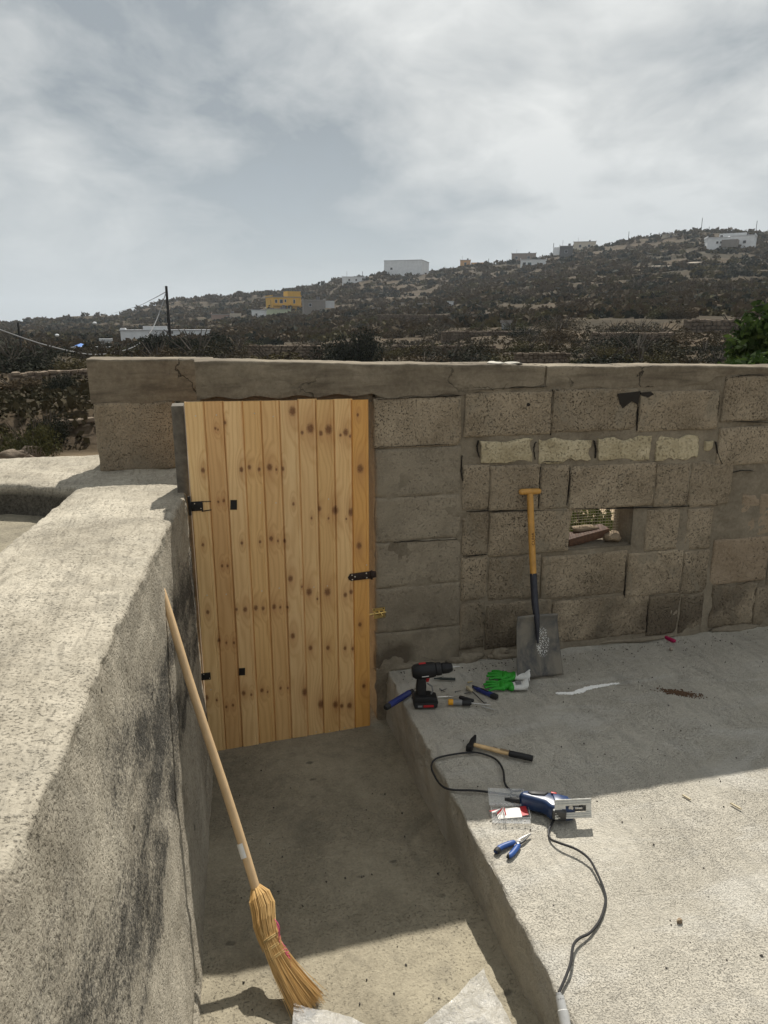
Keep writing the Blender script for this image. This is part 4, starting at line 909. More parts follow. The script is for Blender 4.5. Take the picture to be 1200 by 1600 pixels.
# --- jigsaw with its cable ---
def make_jigsaw():
    p = S(858, 1272); root = thing('jigsaw', (p.x, p.y, p.z), 'dark blue corded jigsaw lying on its side with its aluminium sole plate up', 'jigsaw', rot=(0, 0, R(-28))); root.scale = (1.12, 1.12, 1.12)
    bl, bk = M['blue_plastic'], M['black_rubber']
    # local: x along the tool from cable end (-) to front (+); tool lies on its side, sole plate stands upright facing -y
    body = MB()
    body.prism([(-0.115, 0.018), (-0.095, 0.036), (-0.04, 0.046), (0.03, 0.044), (0.085, 0.030), (0.095, 0.010), (0.09, -0.03), (0.045, -0.045), (0.0, -0.045), (-0.02, -0.018), (-0.075, -0.010), (-0.11, -0.004)], 0.004, 0.066, axis='z')
    o = body.build('motor_body', bl, root, bevel=0.016, seg=4)
    MB().prism([(-0.085, 0.020), (-0.05, 0.034), (-0.005, 0.036), (-0.02, 0.012), (-0.07, 0.006)], 0.060, 0.0705, axis='z').build('rubber_pad', bk, o, bevel=0.004)
    MB().prism([(0.005, 0.034), (0.065, 0.026), (0.072, -0.02), (0.02, -0.03)], 0.062, 0.0715, axis='z').build('gear_cover', simple('dark_blue_cover', (0.012, 0.035, 0.11), 0.35, spec=0.5), o, bevel=0.005)
    for i in range(4): MB().box((-0.005 + i * 0.009, 0.046 - i * 0.001, 0.036), (0.0035, 0.004, 0.035)).build('vent', bk, o)
    MB().box((0.012, 0.030, 0.0715), (0.020, 0.008, 0.004), (0, 0, -0.1)).build('red_switch', M['red'], o, bevel=0.001)
    MB().tube([(-0.110, 0.006, 0.034), (-0.135, 0.006, 0.032), (-0.165, 0.008, 0.028)], [0.0115, 0.0085, 0.0060], 10).build('cable_sleeve', bk, root, smooth=True)
    # sole plate: upright plate with ribs and a slot
    al = M['alu']; x0, z0 = 0.070, -0.004
    pl = MB()
    for (xa, xb, za, zb) in ((-0.068, 0.068, 0.000, 0.021), (-0.068, 0.068, 0.047, 0.068), (-0.068, -0.028, 0.021, 0.047), (0.048, 0.068, 0.021, 0.047)):
        pl.box((x0 + (xa + xb) / 2, -0.062, z0 + (za + zb) / 2), (xb - xa - 0.0001, 0.004, zb - za - 0.0001))
    P = pl.build('sole_plate', al, root, rot=(R(-16), 0, R(18)), loc=(0.0, 0.0, 0.012))
    for z in (0.002, 0.010, 0.018, 0.050, 0.058, 0.066): MB().box((x0, -0.0655, z), (0.134, 0.004, 0.0026)).build('rib', al, P)
    MB().box((x0 + 0.01, -0.054, 0.034), (0.080, 0.006, 0.030)).build('slot_shadow_plate', M['dark_steel'], P)
    MB().tube([(x0 - 0.008, -0.056, 0.034), (x0 - 0.008, -0.064, 0.034)], 0.009, 12).build('guide_roller', M['steel'], P, smooth=True)
    MB().box((x0 + 0.020, -0.060, 0.033), (0.028, 0.010, 0.007)).build('blade_clamp', M['steel'], P, bevel=0.001)
    MB().box((x0 + 0.03, -0.060, 0.041), (0.016, 0.008, 0.006)).build('clamp_lever', M['black_plastic'], P)
    MB().box((0.035, -0.035, 0.038), (0.05, 0.04, 0.04)).build('gear_neck', M['dark_steel'], root, bevel=0.006)
    # cable, lying on the slab (world px path)
    cp = [(816, 1244, .030), (800, 1238, .008), (789, 1226, .005), (786, 1205, .005), (776, 1189, .005), (757, 1180, .005), (737, 1177, .005), (705, 1181, .006), (681, 1188, .008), (674, 1199, .004), (681, 1216, .000), (692, 1230, .003), (708, 1236, .006), (745, 1237, .005), (790, 1243, .006), (804, 1247, .014), (816, 1253, .02), (822, 1262, .006), (840, 1272, .006), (866, 1276, .006), (863, 1287, .006), (857, 1300, .006), (860, 1314, .010), (872, 1324, .022), (900, 1336, .026), (920, 1350, .022), (932, 1370, .018), (942, 1390, .010), (946, 1410, .006), (938, 1438, .006), (922, 1460, .008), (905, 1472, .016), (895, 1486, .022), (891, 1512, .022), (884, 1532, .018), (873, 1556, .014)]
    W = [S(u, v) + Vector((0, 0, h)) for u, v, h in cp]
    inv = Matrix.LocRotScale(root.location, root.rotation_euler, root.scale).inverted()
    MB().tube([inv @ q for q in spline(W, 6)], 0.0042, 8).build('power_cable', M['black_rubber'], root, smooth=True)
    lp = [(801, 1240, .012), (797, 1250, .03), (800, 1260, .02), (808, 1264, .012), (817, 1260, .012), (822, 1254, .012)]
    MB().tube([inv @ q for q in spline([S(u, v) + Vector((0, 0, h)) for u, v, h in lp], 5)], 0.0040, 8).build('cable_loop', M['black_rubber'], root, smooth=True)
make_jigsaw()
# extension-lead socket at the slab edge
a = S(874, 1560); b = Vector((a.x - 0.015, a.y - 0.10, a.z - 0.055))
r = thing('cable_connector', (a.x, a.y, a.z), 'pale grey cable connector hanging over the slab edge at the end of the black cable', 'connector')
dv = (b - a); MB().tube([(0, 0, 0.010), dv * 0.3 + Vector((0, 0, .008)), dv * 0.32 + Vector((0, 0, .008)), dv + Vector((0, 0, .004))], [0.013, 0.014, 0.0165, 0.0165], 12).build('shell', simple('grey_connector', (0.46, 0.46, 0.45), 0.5), r, smooth=True)
MB().tube([Vector((0, 0.008, 0.012)), dv * 0.10 + Vector((0, 0, .010))], [0.008, 0.0135], 10).build('strain_relief', M['grey_plastic'], r)

# --- blade case ---
def make_case():
    p = S(797, 1276); root = thing('blade_case', (p.x, p.y, p.z), 'clear plastic blade case with red and white card under the jigsaw cable', 'case', rot=(0, 0, R(-16)))
    m, t, b = new_mat('clear_plastic'); b.inputs['Base Color'].default_value = (0.92, 0.93, 0.93, 1); b.inputs['Roughness'].default_value = 0.12; b.inputs['Transmission Weight'].default_value = 0.0
    b.inputs['Alpha'].default_value = 0.16; b.inputs['Specular IOR Level'].default_value = 0.7
    W, D, H = 0.155, 0.085, 0.032
    for nm, c, d in (('case_floor', (0, 0, 0.002), (W, D, 0.002)), ('case_front', (0, -D / 2, H / 2), (W, 0.002, H - 0.002)), ('case_back', (0, D / 2, H / 2), (W, 0.002, H - 0.002)), ('case_end', (-W / 2, 0, H / 2), (0.002, D - 0.003, H - 0.002)), ('case_end', (W / 2, 0, H / 2), (0.002, D - 0.003, H - 0.002))):
        MB().box(c, d).build(nm, m, root)
    MB().box((-0.005, D * 0.5 + 0.036, H * 0.5 + 0.020), (W, 0.0016, 0.078), (R(-66), 0, 0)).build('open_lid', m, root)
    MB().box((0.045, 0.012, 0.018), (0.055, 0.045, 0.0012), (R(12), R(-8), 0.1)).build('red_card', M['red'], root)
    MB().box((-0.005, 0.004, 0.014), (0.10, 0.050, 0.0012), (R(10), R(-5), 0.06)).build('white_card', M['white_label'], root)
    for i in range(7):
        MB().box((-0.060 + 0.006 * i, 0.012 - 0.004 * i, 0.020 + 0.002 * i), (0.055, 0.006, 0.001), (R(20 * i), R(8), R(25 + 11 * i))).build('jigsaw_blade', M['red'] if i % 3 == 0 else (M['white_label'] if i % 3 == 1 else M['steel']), root)
    for i in range(5): MB().box((-0.05 + i * 0.026, -D / 2 - 0.0022, 0.016), (0.007, 0.0015, 0.007)).build('clip_hole', M['white_label'], root)
make_case()

# --- pliers ---
a, b = S(784, 1337), S(824, 1309)
r = thing('pliers', (a.x, a.y, a.z + 0.009), 'needle-nose pliers with blue and black grips on the sunlit slab', 'pliers', rot=(0, 0, heading(a, b))); L = (b - a).length
for s in (-1, 1):
    P = spline([(-0.012 if s > 0 else 0.010, 0.020 * s, 0), (0.015, 0.026 * s, 0), (0.045, 0.022 * s, 0), (L * 0.58, 0.010 * s, 0)], 5)
    n = len(P); g = MB().tube(P, [0.0085] + [0.0118] * (n - 3) + [0.0098, 0.0080], 10, flat=0.85).build('grip', M['blue_bright'], r, smooth=True)
    MB().tube([p + Vector((0, 0, 0)) for p in P[:5]], [0.0095] + [0.0126] * 4, 10, flat=0.85).build('grip_end', M['black_rubber'], g, smooth=True)
    MB().tube([(L * 0.56, 0.010 * s, 0), (L * 0.66, -0.006 * s, 0), (L * 0.74, -0.008 * s, 0), (L + 0.02, -0.0022 * s, 0)], [0.006, 0.008, 0.0065, 0.0022], 8, flat=0.7).build('jaw', M['dark_steel'] if s > 0 else M['steel'], r, smooth=True)
MB().tube([(L * 0.66, 0, -0.008), (L * 0.66, 0, 0.008)], 0.007, 12).build('rivet', M['dark_steel'], r)

# --- little things on the slab ---
a, b = S(1037, 996), S(1055, 1004)
r = thing('crimson_peg', ((a.x + b.x) / 2, (a.y + b.y) / 2, a.z), 'crimson plastic clip lying at the foot of the block wall', 'clip', rot=(0, 0, heading(a, b)))
MB().prism([(-0.045, -0.010), (0.04, -0.012), (0.048, 0.0), (0.04, 0.012), (-0.045, 0.010)], 0.002, 0.016, axis='z').build('upper_arm', M['crimson'], r, bevel=0.003)
MB().prism([(-0.043, -0.009), (0.038, -0.010), (0.038, 0.010), (-0.043, 0.009)], -0.003, 0.001, axis='z').build('lower_arm', M['crimson'], r)
def crumbs(name, label, cat, u, v, su, sv, n, rmin, rmax, mat, ang=0.0, kind='stuff'):
    c = S(u, v); rs = np.random.default_rng(int(u)); mb = MB()
    for _ in range(n):
        x, y = rs.normal(0, su), rs.normal(0, sv); X = x * math.cos(ang) - y * math.sin(ang); Y = x * math.sin(ang) + y * math.cos(ang)
        mb.box((c.x + X, c.y + Y, SLAB + 0.004), tuple(rs.uniform(rmin, rmax, 3) * np.array([1, 1, 0.5])), tuple(rs.uniform(0, 3, 3)))
    o = mb.wbuild(name, mat); tag(o, label, cat, kind=kind); return o
M['sawdust'] = simple('brown_sawdust', (0.12, 0.07, 0.04), 0.95, var=0.4, nscale=200)
M['chalk'] = simple('white_powder', (0.88, 0.87, 0.84), 0.95, var=0.06)
M['pebble'] = simple('dark_grit', (0.07, 0.062, 0.055), 0.95, var=0.4, nscale=100)
crumbs('sawdust_spill', 'small brown spill of soil crumbs on the shaded slab', 'soil', 1062, 1082, 0.050, 0.016, 420, 0.003, 0.010, M['sawdust'], R(-33))
# white streak
def streak():
    mb = MB(); rs = np.random.default_rng(3); a, b = S(872, 1082), S(962, 1068)
    for _ in range(500):
        t = rs.uniform(0, 1); t = t if (t < 0.88 or t > 0.96) else 0.5; p = a.lerp(b, t); w = 0.006 * (0.4 + 0.6 * math.sin(t * 3.0) ** 2); p = p + Vector((0, -0.03 * math.exp(-((t - 0.22) / 0.18) ** 2), 0))
        mb.box((p.x + rs.normal(0, 0.01), p.y + rs.normal(0, w), SLAB + 0.004 + rs.uniform(0, 0.004)), (rs.uniform(.006, .022), rs.uniform(.004, .010), 0.003), (0, 0, R(10) + rs.normal(0, .2)))
    tag(mb.wbuild('white_powder_streak', M['chalk']), 'streak of white powder on the shaded slab right of the shovel', 'powder', kind='stuff')
streak()
def scatter_grit():
    mb = MB(); rs = np.random.default_rng(9)
    for _ in range(520):
        x, y = rs.uniform(0.98, 4.2), rs.uniform(0.9, 3.66)
        if rs.random() < 0.45: y = 3.66 - abs(rs.normal(0, 0.07))
        s = rs.uniform(0.002, 0.006) * (1.6 if rs.random() < 0.05 else 1); mb.box((x, y, SLAB + 0.004), (s, s * rs.uniform(.6, 1.4), s * 0.6), tuple(rs.uniform(0, 3, 3)))
    for _ in range(70):
        x, y = rs.uniform(-0.05, 0.86), rs.uniform(1.5, 3.6); s = rs.uniform(0.003, 0.007); mb.box((x, y, float(floor_z(y)) + 0.003), (s, s, s * 0.6), tuple(rs.uniform(0, 3, 3)))
    tag(mb.wbuild('grit', M['pebble']), 'loose dark grit scattered over slab and passage', 'grit', kind='stuff')
scatter_grit()
for i, (p, q, lab) in enumerate((((1066, 1243), (1078, 1250), 'short pale wood splinter on the sunlit slab, left of another'), ((1141, 1256), (1157, 1265), 'pale wood splinter nearest the right edge on the sunlit slab'))):
    r, L = lying('wood_splinter', lab, 'splinter', p, q, 0.004, 'wood splinters on the slab')
    MB().prism([(0, -0.003), (L, -0.004), (L + 0.004, 0.003), (0.004, 0.004)], -0.002, 0.003, axis='z').build('splinter', M['beige'], r)
tag(lump('red_pebble', tuple(S(1062, 1439, 0.004)), (0.011, 0.010, 0.009), M['block_orange'], None, 2.2, rough=0.2), 'single small reddish pebble on the sunlit slab', 'pebble')
tag(lump('snail_shell', tuple(S(1049, 1014, 0.006)), (0.012, 0.010, 0.012), M['rock_pale'], None, 5.2, rough=0.2), 'small pale pebble below the crimson clip', 'pebble')

# --- crumpled plastic sheet ---
def make_sheet():
    m, t, b = new_mat('woven_plastic'); co = t.node('ShaderNodeTexCoord').outputs['Object']
    n = t.noise(co, 22, 5, 0.7, 0.8); wv = t.noise(t.scale(co, (1, 0.15, 1)), 240, 2, 0.5)
    t.l.new(t.mix(t.ramp(n, 0.35, 0.65), (0.46, 0.46, 0.45), (0.70, 0.70, 0.69)), b.inputs['Base Color'])
    b.inputs['Roughness'].default_value = 0.28; b.inputs['Specular IOR Level'].default_value = 0.6; b.inputs['Alpha'].default_value = 0.42
    t.l.new(t.bump(t.math('ADD', n, t.math('MULTIPLY', wv, 0.15)), 0.8, 0.012), b.inputs['Normal'])
    def patch(name, corners, nu, nv, amp, seed, parent, lift):
        A, B_, C_, D_ = [np.array(c) for c in corners]; us = np.linspace(0, 1, nu); vs = np.linspace(0, 1, nv)
        U, V = np.meshgrid(us, vs, indexing='ij'); U3, V3 = U[..., None], V[..., None]
        P = (1 - U3) * (1 - V3) * A + U3 * (1 - V3) * B_ + U3 * V3 * C_ + (1 - U3) * V3 * D_
        rid = 1 - np.abs(fbm(P * np.array([7, 7, 2.]) + seed, 3)); P[..., 2] += amp * (rid - 0.5) + lift(U, V)
        P[..., 2] = np.maximum(P[..., 2], floor_z(P[..., 1]) + 0.012)
        P[..., 0] += 0.012 * fbm(P * 9 + seed, 3); P[..., 1] += 0.012 * fbm(P * 9 + seed + 5, 3)
        return wobj(name, P.reshape(-1, 3), gridfaces(nu, nv), m, parent, smooth=True)
    root = thing('plastic_sheet', (0.55, 1.65, 0.10), 'crumpled translucent white plastic sheet on the passage floor', 'plastic sheet')
    f = 0.125
    patch('spread_sheet', ((0.16, 1.915, f), (0.70, 1.60, f), (0.75, 1.05, f), (0.05, 1.15, f)), 60, 60, 0.022, 3.3, root, lambda U, V: 0.02 * np.sin(U * 6) * V)
    tip = on_z(758, 1510, 0.20); br = on_z(806, 1612, 0.13); bl = on_z(660, 1606, 0.13)
    patch('folded_corner', (tuple(tip), tuple(br), (br.x - 0.05, br.y - 0.3, 0.14), tuple(bl)), 50, 50, 0.016, 8.1, root, lambda U, V: 0.0 * U)
make_sheet()

# ------------------------------------------------------------------ hillside terrain
UN = [-600, 0, 150, 300, 450, 600, 800, 900, 1000, 1080, 1200, 1800]
RN = [30, 45, 65, 100, 160, 230, 300, 360, 420]
VT = {-600: [582, 566, 554, 545, 538, 530, 524, 518, 512], 0: [578, 562, 550, 540, 530, 522, 515, 509, 504], 150: [575, 562, 550, 540, 529, 520, 510, 502, 494],
      300: [572, 560, 548, 536, 521, 506, 492, 480, 469], 450: [570, 556, 544, 526, 506, 489, 472, 461, 452], 600: [568, 548, 534, 513, 493, 476, 450, 430, 438],
      800: [566, 542, 520, 495, 468, 445, 424, 411, 420], 900: [566, 540, 512, 486, 456, 430, 408, 390, 402], 1000: [566, 540, 512, 482, 450, 422, 396, 374, 386],
      1080: [568, 540, 510, 478, 446, 415, 385, 360, 374], 1200: [570, 540, 510, 476, 444, 414, 388, 366, 378], 1800: [572, 540, 510, 476, 444, 412, 384, 350, 365]}
def z_of(u, v, r):
    d = ray(u, v); return HC + r * d.z / math.hypot(d.x, d.y)
RALL = [0.0, 8.0, 13.0, 14.6, 15.6, 22.0] + RN + [600, 1200, 2000, 3000]
ZT = []
for u in UN:
    near = [0.0, 0.0, 0.0, 0.02, 0.62 if u <= 300 else 0.25, 0.55]
    mid = [z_of(u, v, r) for v, r in zip(VT[u], RN)]
    ZT.append(near + mid + [mid[-1] - 14, mid[-1] - 30, -20, -20])
ZT = np.array(ZT); UNa = np.array(UN, float); LR = np.log(np.array(RALL) + 3.0)
def terrain(x, y, detail=True):
    x, y = np.asarray(x, float), np.asarray(y, float)
    xc = x * _ca - y * _sa; yc = x * _sa + y * _ca; r = np.hypot(x, y)
    u = np.where(yc > 0.15 * np.abs(xc) + 1e-6, 600 + FPX / _cp * xc / np.maximum(yc, 1e-6), np.where(xc > 0, 5000, -5000)); u = np.clip(u, UN[0], UN[-1])
    i = np.clip(np.searchsorted(UNa, u) - 1, 0, len(UN) - 2); fu = (u - UNa[i]) / (UNa[i + 1] - UNa[i]); fu = fu * fu * (3 - 2 * fu)
    lr = np.log(r + 3.0); j = np.clip(np.searchsorted(LR, lr) - 1, 0, len(LR) - 2); fr = np.clip((lr - LR[j]) / (LR[j + 1] - LR[j]), 0, 1)
    z = (ZT[i, j] * (1 - fu) + ZT[i + 1, j] * fu) * (1 - fr) + (ZT[i, j + 1] * (1 - fu) + ZT[i + 1, j + 1] * fu) * fr
    if detail:
        P = np.stack([x, y, np.zeros_like(x)], -1)
        k = np.clip((r - 22) / 25, 0, 1) * np.clip((700 - r) / 200, 0, 1)
        z = z + k * (0.010 * np.clip(r, 0, 400)) * 0.35 * fbm(P / 34.0 + 5, 4) * np.clip((r - 30) / 60, 0.25, 1)
        hh = np.interp(r, [20, 60, 150, 400], [0.9, 1.3, 2.2, 3.2]); q = z / hh + 0.35 * fbm(P / 60.0 + 2, 3)
        fq = np.floor(q); st = np.clip((q - fq - 0.80) / 0.20, 0, 1); zt = z + ((fq + st * st * (3 - 2 * st)) - q) * hh
        z = z * (1 - 0.34 * k) + zt * 0.34 * k + 0.05 * fbm(P / 1.7, 3) * np.clip((r - 9) / 8, 0, 1)
    # the ground stops short under the built terrace
    built = (y < 4.06) & (r < 25); z = np.where(built, -0.7, z)
    return z
def make_terrain():
    azf = np.linspace(R(-46), R(46), 560); azb = np.linspace(R(46), R(360 - 46), 90)[1:-1]
    az = np.concatenate([azf, azb]) + YAW; rr = np.concatenate([np.linspace(0.0, 3.5, 5), np.geomspace(4.0, 450, 330), np.geomspace(480, 2600, 14)])
    A, Rr = np.meshgrid(az, rr, indexing='ij'); X, Y = np.sin(A) * Rr, np.cos(A) * Rr
    P = np.stack([X, Y, terrain(X, Y)], -1); nu, nv = X.shape; i = np.arange(nu)[:, None]; j = np.arange(nv - 1)[None, :]
    a = i * nv + j; b = ((i + 1) % nu) * nv + j; F = np.stack([a, a + 1, b + 1, b], -1).reshape(-1, 4)
    m, t, bs = new_mat('hillside_soil'); pos = t.node('ShaderNodeNewGeometry').outputs['Position']; nrm = t.node('ShaderNodeNewGeometry').outputs['Normal']
    n1 = t.noise(pos, 0.035, 6, 0.65, 0.5); n2 = t.noise(pos, 0.25, 6, 0.7); n3 = t.noise(pos, 2.2, 5, 0.7)
    c = t.mix(t.ramp(n2, 0.35, 0.65), (0.034, 0.025, 0.014), (0.082, 0.059, 0.035))
    c = t.mix(t.ramp(n1, 0.45, 0.62, 0, 0.6), c, (0.024, 0.022, 0.012))
    c = t.mix(t.ramp(n3, 0.55, 0.75, 0, 0.25), c, (0.070, 0.050, 0.033))
    slope = t.ramp(t.vmath('DOT_PRODUCT', nrm, (0, 0, 1)), 0.80, 0.95, 1.0, 0.0)
    vo = t.node('ShaderNodeTexVoronoi', feature='DISTANCE_TO_EDGE', ins={'Vector': t.scale(pos, (1, 1, 1.8)), 'Scale': 2.2}).outputs['Distance']
    st = t.mix(t.ramp(vo, 0.02, 0.10), (0.02, 0.016, 0.012), (0.10, 0.075, 0.053))
    c = t.mix(t.math('MULTIPLY', slope, 0.8), c, st)
    # pale sandy track close to the wall
    d = t.vmath('LENGTH', t.scale(pos, (1, 1, 0))); tr = t.math('MULTIPLY', t.ramp(d, 13.2, 14.4, 1, 0), 1.0)
    c = t.mix(tr, c, t.mix(t.ramp(n3, 0.4, 0.65), (0.26, 0.195, 0.125), (0.36, 0.28, 0.19)))
    t.l.new(c, bs.inputs['Base Color']); bs.inputs['Roughness'].default_value = 0.95; bs.inputs['Specular IOR Level'].default_value = 0.1
    t.l.new(t.bump(t.math('ADD', n3, n2), 0.5, 0.12), bs.inputs['Normal'])
    o = mesh_from('hillside', P.reshape(-1, 3), F, m, True); tag(obj('hillside', o), 'terraced scrubby hillside', kind='structure')
make_terrain()
def tz(x, y): return float(terrain(np.array([x]), np.array([y]))[0])
def at_r(u, r):
    d = ray(u, 505); k = r / math.hypot(d.x, d.y); x, y = d.x * k, d.y * k; return Vector((x, y, tz(x, y)))
def at_uv(u, v, r0=22.0, r1=440.0):
    """where the line of sight meets the hillside"""
    d = ray(u, v); h = math.hypot(d.x, d.y); rs = np.geomspace(r0, r1, 500); zz = terrain(d.x / h * rs, d.y / h * rs); ln = HC + rs * d.z / h
    k = np.argmax(zz >= ln); k = k if zz[k] >= ln[k] else len(rs) - 1
    return Vector((d.x / h * rs[k], d.y / h * rs[k], float(zz[k]))), float(rs[k])

# ------------------------------------------------------------------ vegetation
def leaf_mat(name, c0, c1, c2=None, trans=0.10):
    m, t, b = new_mat(name); rnd = t.node('ShaderNodeNewGeometry').outputs['Random Per Island']; ob = t.node('ShaderNodeObjectInfo').outputs['Random']
    pos = t.node('ShaderNodeNewGeometry').outputs['Position']
    c = t.mix(rnd, c0, c1)
    if c2: c = t.mix(t.ramp(t.math('ADD', t.math('MULTIPLY', ob, 0.5), t.math('MULTIPLY', t.noise(pos, 0.12, 3), 0.8)), 0.45, 0.8), c, c2)
    t.l.new(c, b.inputs['Base Color']); b.inputs['Roughness'].default_value = 0.8; b.inputs['Specular IOR Level'].default_value = 0.05
    b.inputs['Subsurface Weight'].default_value = 0.0
    tr = t.node('ShaderNodeBsdfTranslucent', ins={'Color': c}); mx = t.node('ShaderNodeMixShader', ins={0: trans, 1: b.outputs[0], 2: tr.outputs[0]})
    t.l.new(mx.outputs[0], t.n['Material Output'].inputs['Surface'])
    return m
LM = {'scrub': leaf_mat('scrub_leaves', (0.026, 0.023, 0.012), (0.055, 0.047, 0.026), (0.066, 0.047, 0.026)),
      'olive': leaf_mat('olive_leaves', (0.032, 0.034, 0.013), (0.072, 0.073, 0.028), (0.070, 0.057, 0.026)),
      'dark': leaf_mat('dark_leaves', (0.010, 0.012, 0.009), (0.036, 0.038, 0.024)),
      'green': leaf_mat('fresh_leaves', (0.012, 0.026, 0.007), (0.055, 0.088, 0.022), trans=0.3),
      'spurge': leaf_mat('spurge_leaves', (0.03, 0.04, 0.010), (0.12, 0.13, 0.042), trans=0.3)}
BARK = simple('bark', (0.07, 0.055, 0.04), 0.9, var=0.3, nscale=12, bump=0.6, bd=0.02)
def leaf_cloud(n, rad, leaf, seed, clumps=9, flat=0.75, hollow=0.35):
    """n small leaf quads grouped in clumps through a unit-ish crown volume"""
    rs = np.random.default_rng(seed); C = rs.normal(size=(clumps, 3)); C /= np.linalg.norm(C, axis=1, keepdims=True); C *= rs.uniform(0.25, 0.78, (clumps, 1)); C[:, 2] = np.abs(C[:, 2]) * flat
    cr = rs.uniform(0.24, 0.46, clumps); k = rs.integers(0, clumps, n)
    d = rs.normal(size=(n, 3)); d /= np.linalg.norm(d, axis=1, keepdims=True); p = C[k] + d * (cr[k] * rs.uniform(hollow, 1.0, n) ** 0.6)[:, None]
    p[:, 2] = np.maximum(p[:, 2], -0.05); p *= np.array(rad)
    a = rs.normal(size=(n, 3)) + d * 0.4; a /= np.linalg.norm(a, axis=1, keepdims=True); b = np.cross(a, rs.normal(size=(n, 3))); b /= np.linalg.norm(b, axis=1, keepdims=True)
    s = leaf * rs.uniform(0.6, 1.4, (n, 1)); V = np.stack([p - a * s, p - b * s * 0.45, p + a * s, p + b * s * 0.45], 1).reshape(-1, 3)
    return V, np.arange(n * 4).reshape(n, 4)
def stems(rad, k, seed):
    rs = random.Random(seed); mb = MB()
    for i in range(k):
        a = rs.uniform(0, 6.28); q = rs.uniform(0.2, 0.6)
        mb.tube([(0.04 * math.cos(a), 0.04 * math.sin(a), -0.15), (rad[0] * q * 0.4 * math.cos(a), rad[1] * q * 0.4 * math.sin(a), rad[2] * 0.35), (rad[0] * q * math.cos(a), rad[1] * q * math.sin(a), rad[2] * 0.75)], [0.035, 0.022, 0.008], 5)
    return mb
_bush = {}
def bush(name, label, p, rad, mat, n=1400, leaf=0.045, group=None, seed=0, cat='bush', clumps=10):
    key = (mat, n, leaf, seed % 4, clumps)
    if key not in _bush:
        V, F = leaf_cloud(n, (1, 1, 1), leaf, seed % 4 + 40, clumps); _bush[key] = (mesh_from('foliage', V, F, LM[mat]), mesh_from('stem', *(lambda m: (m.v, m.f))(stems((1, 1, 1), 6, seed % 4)), BARK))
    r = thing(name, (p.x, p.y, p.z - 0.03), label, cat, group, rot=(0, 0, (seed * 1.7) % 6.28)); r.scale = rad
    obj('foliage', _bush[key][0], r); obj('stem', _bush[key][1], r)
    return r
# prominent single plants (u, distance, radii, look)
B1 = [('bush', 'large dark rounded bush right above the beam, behind the middle of the wall', 556, 33, (1.75, 1.4, 2.1), 'dark', 3200),
      ('bush', 'dark bushy hedge clump beside the tall pole', 305, 42, (3.0, 1.8, 2.3), 'dark', 2600), ('bush', 'dark leafy hedge clump left of the tall pole', 242, 43, (2.3, 1.6, 2.0), 'dark', 2600), ('bush', 'dark low hedge clump behind the left pillar', 190, 44, (1.4, 1.3, 0.95), 'dark', 2000),
      ('bush', 'olive green bush at the left edge before the stone terrace', 22, 14.2, (0.7, 0.6, 0.85), 'olive', 2400), ('bush', 'dark tangled bush beside the olive green bush at the left', 56, 14.9, (0.55, 0.5, 0.75), 'dark', 1800),
      ('bush', 'dark dry bush on the upper left terrace', 84, 21.5, (0.75, 0.7, 0.65), 'dark', 1800), ('bush', 'wide dark dry bush at the far left on the upper terrace', 8, 22.5, (1.3, 0.9, 0.55), 'scrub', 1800),
      ('bush', 'green grassy bush on the left field below the pole', 60, 31, (1.9, 1.2, 0.42), 'olive', 2000), ('bush', 'green bush on the left field beside the pillar', 112, 33, (1.6, 1.2, 0.45), 'olive', 2000),
      ('bush', 'olive green bush behind the stone wall right of centre', 952, 30, (1.3, 1.0, 0.85), 'olive', 2200), ('bush', 'big dark bush on the terrace above the block wall opening', 870, 50, (2.6, 1.8, 1.5), 'scrub', 2200),
      ('bush', 'dark bush beside the square stone ruin', 975, 36, (1.3, 1.1, 1.3), 'dark', 2000), ('bush', 'rounded grey bush on the slope under the white house', 1060, 75, (2.3, 2.0, 1.8), 'scrub', 2000)]
for i, (nm, lab, u, r_, rad, mt, n) in enumerate(B1): bush(nm, lab, at_r(u, r_), rad, mt, n * 2, 0.034 if mt != 'spurge' else 0.045, seed=i + 1, clumps=14)
# sunlit shrub and rocks seen through the opening
bush('bush', 'bright green shrub seen through the wire mesh opening', Vector((3.25, 5.35, 0.0)), (1.0, 0.6, 1.05), 'spurge', 8000, 0.055, seed=3, clumps=14)
tag(lump('boulder', (4.3, 8.6, 0.25), (0.75, 0.5, 0.45), M['rock_pale'], None, 7.7, n=(20, 14)), 'pale grey boulder behind the shrub seen through the opening', 'boulder')
